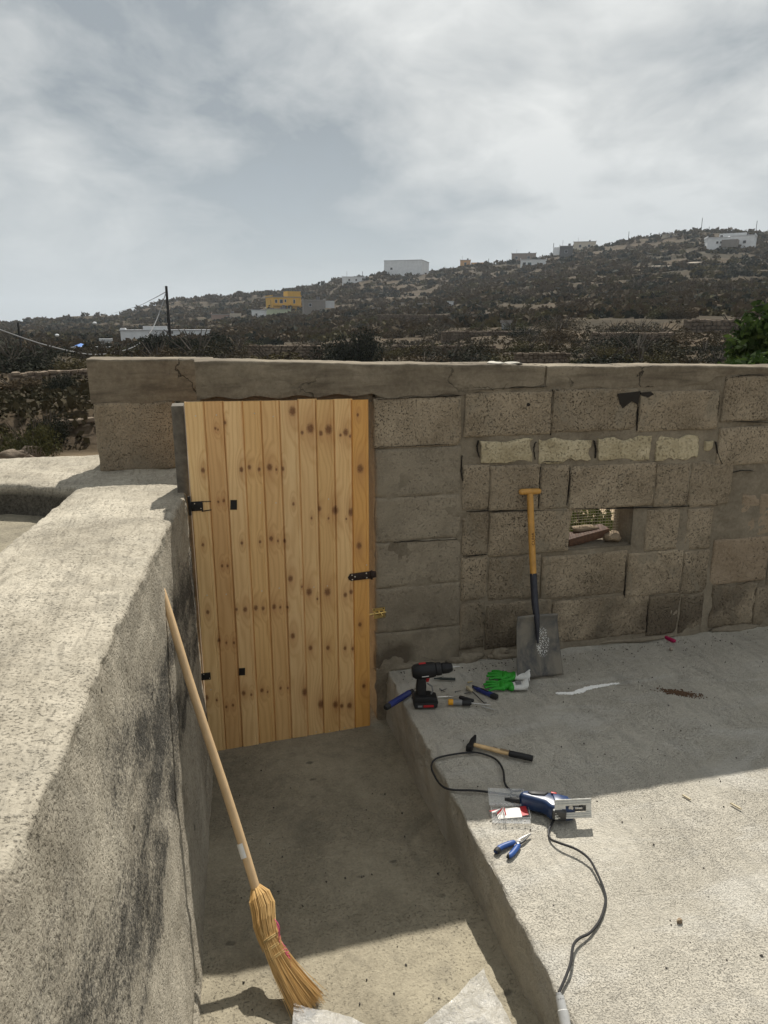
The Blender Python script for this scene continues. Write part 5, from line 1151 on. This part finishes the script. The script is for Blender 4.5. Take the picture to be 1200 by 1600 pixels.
# ordinary shrubs over the terraces: individuals
rs = np.random.default_rng(21); k = 0
while k < 285:
    u = rs.uniform(-160, 1360); r_ = 27 + 150 * rs.uniform(0, 1) ** 1.25
    p = at_r(u, r_)
    if abs(p.y) < 6: continue
    s = rs.uniform(0.45, 1.35) * (1 + r_ / 85); mt = ('scrub', 'scrub', 'olive', 'dark')[int(rs.integers(0, 4))]
    bush('scrub_bush', 'ordinary low scrub bush among many on the hillside terraces', p, (s * rs.uniform(0.9, 1.5), s, s * rs.uniform(0.55, 0.95)), mt, 1500, 0.040, 'scrub bushes on the terraces', int(rs.integers(0, 4)), clumps=9); k += 1
def far_scrub(N, name, label, mat, seed, rmin, rmax, smin, smax, q):
    rs = np.random.default_rng(seed); u = rs.uniform(-420, 1620, N); r = rmin * (rmax / rmin) ** rs.uniform(0, 1, N) ** 0.8
    th = np.arctan((u - 600) / FPX * _cp) + YAW; x, y = np.sin(th) * r, np.cos(th) * r
    keep = fbm(np.stack([x, y, x * 0], -1) / 18.0 + seed, 3) > rs.uniform(-0.7, 0.45, N); x, y, r = x[keep], y[keep], r[keep]; n = len(x)
    z = terrain(x, y); s = rs.uniform(smin, smax, n) * (0.6 + r / 260)
    kk = q; d = rs.normal(size=(n, kk, 3)); d /= np.linalg.norm(d, axis=2, keepdims=True); d[..., 2] = np.abs(d[..., 2])
    p = np.stack([x, y, z], -1)[:, None, :] + d * s[:, None, None] * np.array([1.1, 1.1, 0.75]) * rs.uniform(0.45, 1, (n, kk, 1))
    a = rs.normal(size=(n, kk, 3)); a /= np.linalg.norm(a, axis=2, keepdims=True); b = np.cross(a, rs.normal(size=(n, kk, 3))); b /= np.linalg.norm(b, axis=2, keepdims=True)
    L = (s * 0.36)[:, None, None] * rs.uniform(0.6, 1.3, (n, kk, 1)); V = np.stack([p - a * L, p - b * L * 0.7, p + a * L, p + b * L * 0.7], 2).reshape(-1, 3)
    tag(obj(name, mesh_from(name, V, np.arange(len(V)).reshape(-1, 4), LM[mat])), label, 'scrub', kind='stuff')
far_scrub(9500, 'distant_scrub', 'grey-brown scrub covering the far hillside', 'scrub', 31, 75, 430, 0.6, 1.5, 24)
far_scrub(4200, 'distant_green_scrub', 'olive scrub dotted over the far hillside', 'olive', 32, 75, 400, 0.5, 1.3, 24)
far_scrub(3200, 'distant_dark_scrub', 'dark scrub dotted over the far hillside', 'dark', 33, 75, 420, 0.6, 1.5, 24)
far_scrub(12000, 'dry_grass', 'dry grass and small herbs on the near terraces', 'scrub', 34, 14.5, 70, 0.14, 0.4, 10)
# leafy tree at the right edge
def tree(name, label, p, H, crown, mat, n, leaf, seed, trunk=0.12):
    r = thing(name, p, label, 'tree'); mb = MB(); rs = random.Random(seed)
    mb.tube([(0, 0, -0.2), (0.03, 0.02, H * 0.25), (-0.02, 0.05, H * 0.5)], [trunk, trunk * 0.8, trunk * 0.55], 9)
    for i in range(7):
        a = i * 0.9 + rs.random(); z0 = H * (0.28 + 0.03 * i); mb.tube([(0, 0.02, z0), (crown[0] * 0.35 * math.cos(a), crown[1] * 0.35 * math.sin(a), z0 + H * 0.18), (crown[0] * 0.7 * math.cos(a), crown[1] * 0.7 * math.sin(a), z0 + H * 0.3)], [trunk * 0.4, trunk * 0.25, trunk * 0.08], 6)
    mb.build('trunk', BARK, r, smooth=True)
    V, F = leaf_cloud(n, crown, leaf, seed, 16, 0.9); V[:, 2] += H - crown[2] * 0.92
    obj('crown', mesh_from('crown', V, F, LM[mat]), r); return r
p = at_r(1222, 12.5); tree('fig_tree', 'leafy green fig tree at the right edge behind the wall', Vector((p.x, p.y, -0.05)), 2.8, (0.72, 0.75, 0.95), 'green', 3000, 0.07, 11)
p = at_r(1178, 10.5); tree('fig_tree', 'low leafy green fig bush just above the wall near the right edge', Vector((p.x, p.y, -0.05)), 2.0, (0.66, 0.5, 0.5), 'green', 2200, 0.065, 6, 0.07)
p, r_ = at_uv(590, 428); tree('broadleaf_tree', 'small round green tree left of the big white warehouse', p, 4.6, (2.4, 2.2, 2.3), 'olive', 900, 0.35, 8, 0.25)
def pine_tree(p, H):
    r = thing('norfolk_pine', p, 'slender tiered pine standing above the green tree by the warehouse', 'tree'); MB().tube([(0, 0, -0.3), (0, 0, H)], [0.22, 0.03], 8).build('trunk', BARK, r)
    V, F = [], []; rs = np.random.default_rng(3)
    for k in range(9):
        z = H * (0.25 + 0.08 * k); w = 2.4 * (1 - k / 10)
        for a in range(7):
            th = a * 0.9 + k; d = np.array([math.cos(th), math.sin(th), 0.18])
            for s in np.linspace(0.15, 1, 7):
                c = np.array([0, 0, z]) + d * w * s; e = rs.normal(size=3) * 0.22; f_ = rs.normal(size=3) * 0.22; b = len(V); V += [c - e, c - f_, c + e, c + f_]; F.append((b, b + 1, b + 2, b + 3))
    obj('crown', mesh_from('crown', V, F, LM['dark']), r)
pine_tree(at_uv(597, 427)[0], 6.2)

# ------------------------------------------------------------------ dry stone walls
def stone_shape(seed):
    V, F = [], []; rs = random.Random(seed)
    for x in (-1, 1):
        for y in (-1, 1):
            for z in (-1, 1): V.append(Vector((x * rs.uniform(0.75, 1), y * rs.uniform(0.75, 1), z * rs.uniform(0.72, 1))) * 0.5)
    me = mesh_from('stone', V, [(0, 1, 3, 2), (4, 6, 7, 5), (0, 4, 5, 1), (2, 3, 7, 6), (0, 2, 6, 4), (1, 5, 7, 3)], M['stone'])
    bm = bmesh.new(); bm.from_mesh(me); bmesh.ops.recalc_face_normals(bm, faces=bm.faces); bmesh.ops.bevel(bm, geom=bm.edges[:], offset=0.13, segments=1, affect='EDGES'); bm.to_mesh(me); bm.free()
    return me
STONES = [stone_shape(i) for i in range(8)]
def stone_wall(label, p, q, h, sz, single, group='dry stone terrace walls'):
    root = thing('dry_stone_wall', ((p.x + q.x) / 2, (p.y + q.y) / 2, min(p.z, q.z) - 0.2), label, 'stone wall', group); o0 = root.location.copy()
    d = (q - p); d.z = 0; L = d.length; d.normalize(); nrm = Vector((d.y, -d.x, 0)); rows = max(2, int(h / (sz * 0.72))); rs = random.Random(int(L * 100) + int(p.x * 7)); V, F = [], []
    z0 = min(p.z, q.z) - 0.1
    cell = MB().box(((p.x + q.x) / 2 - o0.x - nrm.x * sz * 0.25, (p.y + q.y) / 2 - o0.y - nrm.y * sz * 0.25, z0 + h / 2 - o0.z - 0.03), (L, sz * 0.5, h), (0, 0, math.atan2(d.y, d.x)))
    cell.build('earth_core', M['stone'], root)
    for k in range(rows):
        t = rs.uniform(0, sz * 0.5)
        while t < L:
            w = sz * rs.uniform(0.8, 1.7); hh = h / rows * rs.uniform(0.9, 1.12); c = p + d * (t + w / 2); c = Vector((c.x, c.y, z0 + (k + 0.5) * h / rows + (rs.uniform(-.3, .3) * sz * 0.3 if k == rows - 1 else 0))) + nrm * rs.uniform(-0.03, 0.04) + Vector((0, 0, rs.uniform(-0.12, 0.12) * sz))
            me = STONES[rs.randrange(8)]; ang = math.atan2(d.y, d.x) + rs.uniform(-.08, .08)
            if single: o = obj('stone', me, root, c - o0, (rs.uniform(-.08, .08), rs.uniform(-.08, .08), ang)); o.scale = (w * 0.97, sz * 1.1, hh * 0.97)
            else:
                m_ = Matrix.LocRotScale(c - o0, Euler((rs.uniform(-.1, .1), rs.uniform(-.1, .1), ang)), Vector((w * 0.97, sz * 1.1, hh * 0.97))); b = len(V)
                V += [m_ @ v.co for v in me.vertices]; F += [tuple(b + i for i in f.vertices) for f in me.polygons]
            t += w
    if not single: tag(obj('stones', mesh_from('stones', V, F, M['stone']), root), kind='stuff')
def sw(label, u0, r0, u1, r1, h, sz, single=False):
    stone_wall(label, at_r(u0, r0), at_r(u1, r1), h, sz, single)
stone_wall('dry stone terrace wall behind the left pillar at the sandy track', Vector(at_r(70, 15.2).xy.to_tuple() + (0.02,)), Vector(at_r(165, 15.3).xy.to_tuple() + (0.05,)), 0.62, 0.15, True)
stone_wall('shadowed dry stone terrace wall at the far left edge', Vector(at_r(-60, 15.4).xy.to_tuple() + (0.02,)), Vector(at_r(68, 15.3).xy.to_tuple() + (0.02,)), 0.52, 0.16, True)
sw('upper left terrace wall of small stones below the green field', 5, 24.5, 130, 26, 0.42, 0.17)
sw('square-ended brown dry stone wall just above the capping beam', 806, 26, 890, 26.5, 0.85, 0.15)
sw('long low brown stone wall behind the beam left of the dark bush', 385, 37, 500, 36, 0.95, 0.18)
sw('stone terrace wall right of the big dark bush', 612, 42, 775, 43, 0.7, 0.2)
sw('stone terrace wall behind the square stone ruin', 690, 60, 850, 62, 1.1, 0.28)
sw('stone terrace wall on the right below the fig tree', 925, 44, 1050, 46, 0.9, 0.26)
sw('tall stone terrace wall high on the right slope', 1070, 62, 1190, 66, 1.1, 0.34)
sw('long grey stone terrace wall on the middle slope', 590, 118, 790, 118, 1.6, 0.4)
# loose boulders by the track
for i, (u, r_, s) in enumerate(((-6, 13.6, 0.20), (24, 13.9, 0.20), (18, 13.5, 0.12), (130, 16.4, 0.12), (88, 16.2, 0.18))):
    p = at_r(u, r_); tag(lump('boulder', (p.x, p.y, p.z + s * 0.3), (s * 1.2, s * 0.9, s * 0.7), M['stone'], None, i * 5.5 + 1), ['rounded brown boulder at the far left edge of the track', 'flat brown boulder under the olive green bush', 'small round boulder between the two bigger ones by the track', 'small pale boulder on top of the terrace wall near the pillar', 'pale stone block on the terrace wall above the track'][i], 'boulder')

# ------------------------------------------------------------------ houses, poles and cables far off
WALLC = {'white': (0.72, 0.73, 0.74), 'yellow': (0.62, 0.36, 0.055), 'orange': (0.50, 0.27, 0.10), 'grey': (0.22, 0.20, 0.18), 'cream': (0.46, 0.40, 0.32), 'pale_green': (0.42, 0.46, 0.32), 'brown': (0.20, 0.15, 0.12), 'dark_grey': (0.10, 0.10, 0.105), 'pink': (0.32, 0.22, 0.18), 'light_grey': (0.50, 0.51, 0.52)}
HM = {k_: simple('plaster_' + k_, v_, 0.9, var=0.10, nscale=0.7) for k_, v_ in WALLC.items()}
HM['glass'] = simple('dark_pane', (0.03, 0.035, 0.04), 0.25); HM['roof'] = simple('flat_roof', (0.26, 0.24, 0.22), 0.9, nscale=1); HM['bluecloth'] = simple('blue_canvas', (0.03, 0.17, 0.55), 0.6, nscale=1); HM['teal'] = simple('teal_door', (0.03, 0.08, 0.085), 0.6)
M['pole_wood'] = simple('tarred_pole', (0.022, 0.020, 0.018), 0.85)
def house(label, u, v, wpx, hpx, col, windows=(), depth=0.8, rot=0.0, extra=(), name='house', roof=0.25, door=None, r=None, sink=1.2, cat='house'):
    """windows: (x fraction, z fraction, w fraction, h fraction) on the front; extra: (x0, x1, z0, z1 fractions, colour, set-back)"""
    if r is None: p, r = at_uv(u, v)
    else: p = at_r(u, r)
    sc = r / FPX * 1.02; W, Hh = wpx * sc, hpx * sc; zb = z_of(u, v, r)
    root = thing(name, (p.x, p.y, zb), label, cat, rot=(0, 0, -math.atan2(p.x, p.y) + rot)); D = W * depth
    MB().box((0, D / 2, Hh / 2 - sink / 2), (W, D, Hh + sink)).build('wall', HM[col], root)
    rf = MB(); rf.box((0, D / 2, Hh + roof / 2), (W + 0.3, D + 0.3, roof)); rf.build('roof', HM['roof'] if col != 'white' else HM['light_grey'], root)
    for (x, z, w, h) in windows:
        f = MB().box(((x - 0.5) * W, -0.03, z * Hh), (w * W + 0.16, 0.10, h * Hh + 0.16)).build('window', HM['light_grey'] if col != 'white' else HM['grey'], root)
        MB().box(((x - 0.5) * W, -0.07, z * Hh), (w * W, 0.06, h * Hh)).build('pane', HM['glass'], f)
    if not windows and name == 'house': windows = ()
    if name == 'house' and W > 4:
        MB().tube([(W * 0.22, D * 0.6, Hh + roof), (W * 0.22, D * 0.6, Hh + roof + 1.0)], 0.5, 10).build('water_tank', HM['dark_grey'], root)
        MB().tube([(-W * 0.3, D * 0.5, Hh + roof), (-W * 0.3, D * 0.5, Hh + roof + 2.4)], 0.05, 5).build('aerial', M['pole_wood'], root)
        for s_ in (-1, 1): MB().box((s_ * (W / 2 + 0.02), D / 2, Hh + roof + 0.2), (0.2, D + 0.2, 0.4)).build('parapet', HM[col], root)
    if door: MB().box(((door[0] - 0.5) * W, -0.04, door[2] * Hh / 2), (door[1] * W, 0.12, door[2] * Hh)).build('door', HM['teal'], root)
    for (x0, x1, z0, z1, c, sb) in extra:
        MB().box((((x0 + x1) / 2 - 0.5) * W, sb + D * 0.3, (z0 + z1) / 2 * Hh), ((x1 - x0) * W, D * 0.6, (z1 - z0) * Hh)).build('annex', HM[c], root)
    return root
yh = house('yellow two-storey house with a roof room on the hillside', 449, 487, 44, 20, 'yellow', [(0.12, 0.72, 0.07, 0.22), (0.30, 0.72, 0.10, 0.24), (0.75, 0.72, 0.06, 0.26), (0.30, 0.22, 0.08, 0.16), (0.44, 0.76, 0.05, 0.18)], depth=0.7, rot=0.35,
           extra=((0.55, 1.0, 1.01, 1.44, 'yellow', 0.4), (1.001, 1.20, 0.0, 0.45, 'orange', 0.2)), door=(0.60, 0.15, 0.42))
MB().box((0, -0.35, 3.9 * 0.52), (9.6, 0.9, 0.22)).build('balcony', HM['yellow'], yh)
house('pale green low annex in front of the yellow house', 436, 491, 36, 7, 'pale_green', depth=0.3, r=222)
house('small bright white house below left of the yellow house', 403, 501, 18, 14, 'white', [(0.4, 0.6, 0.12, 0.2)], rot=-0.3)
house('grey unfinished block building right of the yellow house', 492, 492, 32, 20, 'grey', [(0.3, 0.7, 0.1, 0.2)], rot=0.1, extra=((1.001, 1.42, 0.5, 1.0, 'light_grey', 0.4),))
house('big plain white warehouse on the ridge', 629, 432, 56, 22, 'white', [(0.20, 0.5, 0.05, 0.12)], rot=-0.25, depth=0.9, name='warehouse', cat='warehouse')
house('long low white house on the ridge left of the warehouse', 553, 442, 34, 8, 'white', [(0.3, 0.5, 0.06, 0.3), (0.6, 0.5, 0.06, 0.3)], depth=0.4)
house('small orange house with two flat-roofed cubes on the ridge', 727, 417, 15, 9, 'orange', [(0.5, 0.5, 0.2, 0.3)], extra=((1.05, 2.3, 0.0, 0.66, 'orange', 0.6),))
house('brown flat-roofed house above the white cottage', 818, 409, 34, 11, 'brown', [(0.2, 0.5, 0.1, 0.3), (0.7, 0.5, 0.1, 0.3)], depth=0.5)
house('white cottage with dark doorway on the upper slope', 833, 419, 36, 11, 'white', [(0.15, 0.45, 0.10, 0.5)], depth=0.5, door=(0.35, 0.14, 0.7))
house('dark grey tower-like house on the ridge', 884, 405, 18, 17, 'dark_grey', [(0.5, 0.6, 0.2, 0.2)], extra=((-0.5, -0.01, 0.35, 0.95, 'white', 0.4),))
house('cream flat-roofed house on the ridge near the summit', 913, 391, 30, 11, 'cream', [(0.3, 0.5, 0.1, 0.3), (0.7, 0.5, 0.1, 0.3)], depth=0.5, extra=((1.001, 1.5, 0, 0.5, 'white', 0.5),))
house('white cubic house with small dark windows high on the right', 1121, 392, 27, 16, 'white', [(0.45, 0.65, 0.08, 0.14), (0.62, 0.65, 0.08, 0.14), (0.6, 0.3, 0.08, 0.14)], rot=0.2)
house('second white house with grey front wall at the upper right', 1152, 388, 38, 15, 'white', [(0.7, 0.5, 0.08, 0.2)], rot=-0.1, extra=((-0.15, 0.7, 0.9, 1.35, 'light_grey', 3.0), (0.05, 0.55, 0.0, 0.62, 'grey', -6.0)))
house('long white walled compound beside the tall pole', 258, 531, 122, 13, 'white', [(0.47, 0.8, 0.01, 0.2), (0.52, 0.8, 0.01, 0.2), (0.57, 0.8, 0.01, 0.2)], depth=0.25, r=112, extra=((0.0, 0.06, 1.0, 1.25, 'white', 0.1), (0.25, 0.52, 1.0, 1.45, 'white', 0.2)), name='walled_compound', cat='compound', roof=0.1)
house('pinkish low house on the left slope', 354, 503, 42, 10, 'pink', [(0.55, 0.5, 0.1, 0.4)], depth=0.5, extra=((0.62, 1.0, 0.3, 1.2, 'cream', -0.3),))
house('long dark shed with pale roof on the middle slope', 602, 489, 38, 6, 'dark_grey', depth=0.3, name='shed', cat='shed')
house('small cream hut left of the dark sheds', 633, 482, 12, 7, 'cream', name='hut', cat='hut'); house('dark low shed on the middle slope', 665, 482, 22, 6, 'dark_grey', name='shed', cat='shed', depth=0.4)
house('tiny white hut on the middle slope', 704, 479, 8, 6, 'white', name='hut', cat='hut')
house('square stone ruin on the terrace at the right of centre', 791, 519, 13, 13, 'light_grey', name='stone_ruin', cat='ruin', r=70)
house('white pool wall beside the blue canopy at the left', 133, 552, 56, 8, 'white', depth=0.2, r=78, name='pool_wall', cat='wall', roof=0.05)
house('small white hut right of the blue canopy', 163, 542, 14, 8, 'white', depth=0.6, r=90, name='hut', cat='hut')
house('pale block hut high under the summit', 1048, 372, 22, 5, 'cream', [(0.5, 0.5, 0.1, 0.4)], name='hut', cat='hut')
p = at_r(123, 82); zc = z_of(123, 546, 82); r = thing('canopy', (p.x, p.y, zc), 'bright blue pyramid canopy at the left beyond the field', 'canopy', rot=(0, 0, -math.atan2(p.x, p.y)))
V = [(-1.6, -1.3, 0), (1.6, -1.3, 0), (1.6, 1.3, 0), (-1.6, 1.3, 0), (0, 0, 0.62)]; obj('cloth', mesh_from('cloth', V, [(0, 1, 4), (1, 2, 4), (2, 3, 4), (3, 0, 4), (3, 2, 1, 0)], HM['bluecloth']), r)
for (x, y) in ((-1.5, -1.2), (1.5, -1.2), (1.5, 1.2), (-1.5, 1.2)): MB().tube([(x, y, -1.6), (x, y, 0.02)], 0.03, 6).build('leg', M['steel'], r)
# pale earth banks / plastic terraces below the right-hand houses
for i, (u, v, w, h) in enumerate(((1035, 420, 50, 5), (1090, 416, 40, 4), (920, 470, 30, 4), (1165, 394, 40, 3))):
    p, r_ = at_uv(u, v); sc = r_ / FPX
    tag(lump('pale_earth_bank', (p.x, p.y, p.z + 0.3), (w * sc * 0.5, w * sc * 0.2, h * sc * 0.5), M['rock_pale'], None, i * 2.9, n=(20, 8)), ['pale earth bank left of the path under the white house', 'pale earth bank right of the path under the white house', 'pale earth bank in the middle of the right slope', 'pale earth bank right of the white houses'][i], 'earth bank')
def pole(label, u, vtop, r, rad, arms=0, name='utility_pole'):
    p = at_r(u, r); zt = z_of(u, vtop, r); rt = thing(name, (p.x, p.y, p.z - 0.3), label, 'pole'); H = zt - p.z + 0.3
    MB().tube([(0, 0, 0), (0, 0, H)], [rad * 1.25, rad], 8).build('post', M['pole_wood'], rt, smooth=True)
    for k in range(arms): MB().box((0, 0, H - 0.25 - 0.35 * k), (0.7, 0.08, 0.08)).build('cross_arm', M['pole_wood'], rt)
    return Vector((p.x, p.y, zt))
pt = pole('tall dark utility pole beside the white compound', 264, 447, 52, 0.085)
pl_ = pole('thin leaning utility pole at the far left', 28, 504, 60, 0.075)
for lab, u, vt, r in (('street lamp pole left of the white compound', 148, 505, 110), ('second short lamp pole near the blue canopy', 87, 524, 110), ('aerial mast on the summit ridge', 1080, 341, 372), ('thin power pole on the ridge above the brown house', 858, 380, 350), ('thin power pole beside the orange house', 760, 404, 345), ('thin power pole near the summit', 971, 362, 360), ('thin power pole right of the summit houses', 1163, 346, 372), ('thin power pole left of the warehouse', 567, 424, 350), ('short pole below the yellow house', 495, 462, 230)):
    top = pole(lab, u, vt, r, 0.05 if r < 200 else 0.11, name='lamp_pole' if 'lamp' in lab else 'power_pole')
    if 'lamp' in lab: tag(lump('lamp_globe', tuple(top), (0.28, 0.28, 0.2), HM['white'], None, 1.0, rough=0.05), 'white lamp head on the ' + lab, 'lamp head')
def cable(label, pts, rad):
    c = MB().tube(spline(pts, 8), rad, 5); o = c.wbuild('overhead_cable', M['grey_plastic']); tag(o, label, 'cable')
V3 = lambda u, v, r: Vector((at_r(u, r).x, at_r(u, r).y, z_of(u, v, r)))
cable('overhead cable sagging from the left edge up to the tall pole', [V3(-60, 492, 30), V3(0, 516, 33), V3(70, 540, 36), V3(140, 554, 40), V3(195, 546, 44), V3(226, 528, 47), V3(245, 500, 50), V3(263, 457, 52)], 0.030)
cable('second overhead cable from the tall pole towards the far left hillside', [V3(263, 456, 52), V3(240, 468, 80), V3(215, 479, 130), V3(180, 489, 220)], 0.03)

# ------------------------------------------------------------------ thin haze over the valley
def make_haze():
    mb = MB().box((0, 0, 28), (5400, 5400, 108)); o = mb.wbuild('haze', None)
    m = bpy.data.materials.new('haze'); m.use_nodes = True; t = NT(m.node_tree)
    for n in list(t.n):
        if n.type != 'OUTPUT_MATERIAL': t.n.remove(n)
    v = t.node('ShaderNodeVolumePrincipled', ins={'Color': (0.80, 0.87, 0.95, 1), 'Density': 0.00024, 'Anisotropy': 0.3})
    t.l.new(v.outputs[0], t.n['Material Output'].inputs['Volume']); o.data.materials.clear(); o.data.materials.append(m)
    tag(o, 'thin bluish haze over the valley', 'haze', kind='stuff')
make_haze()
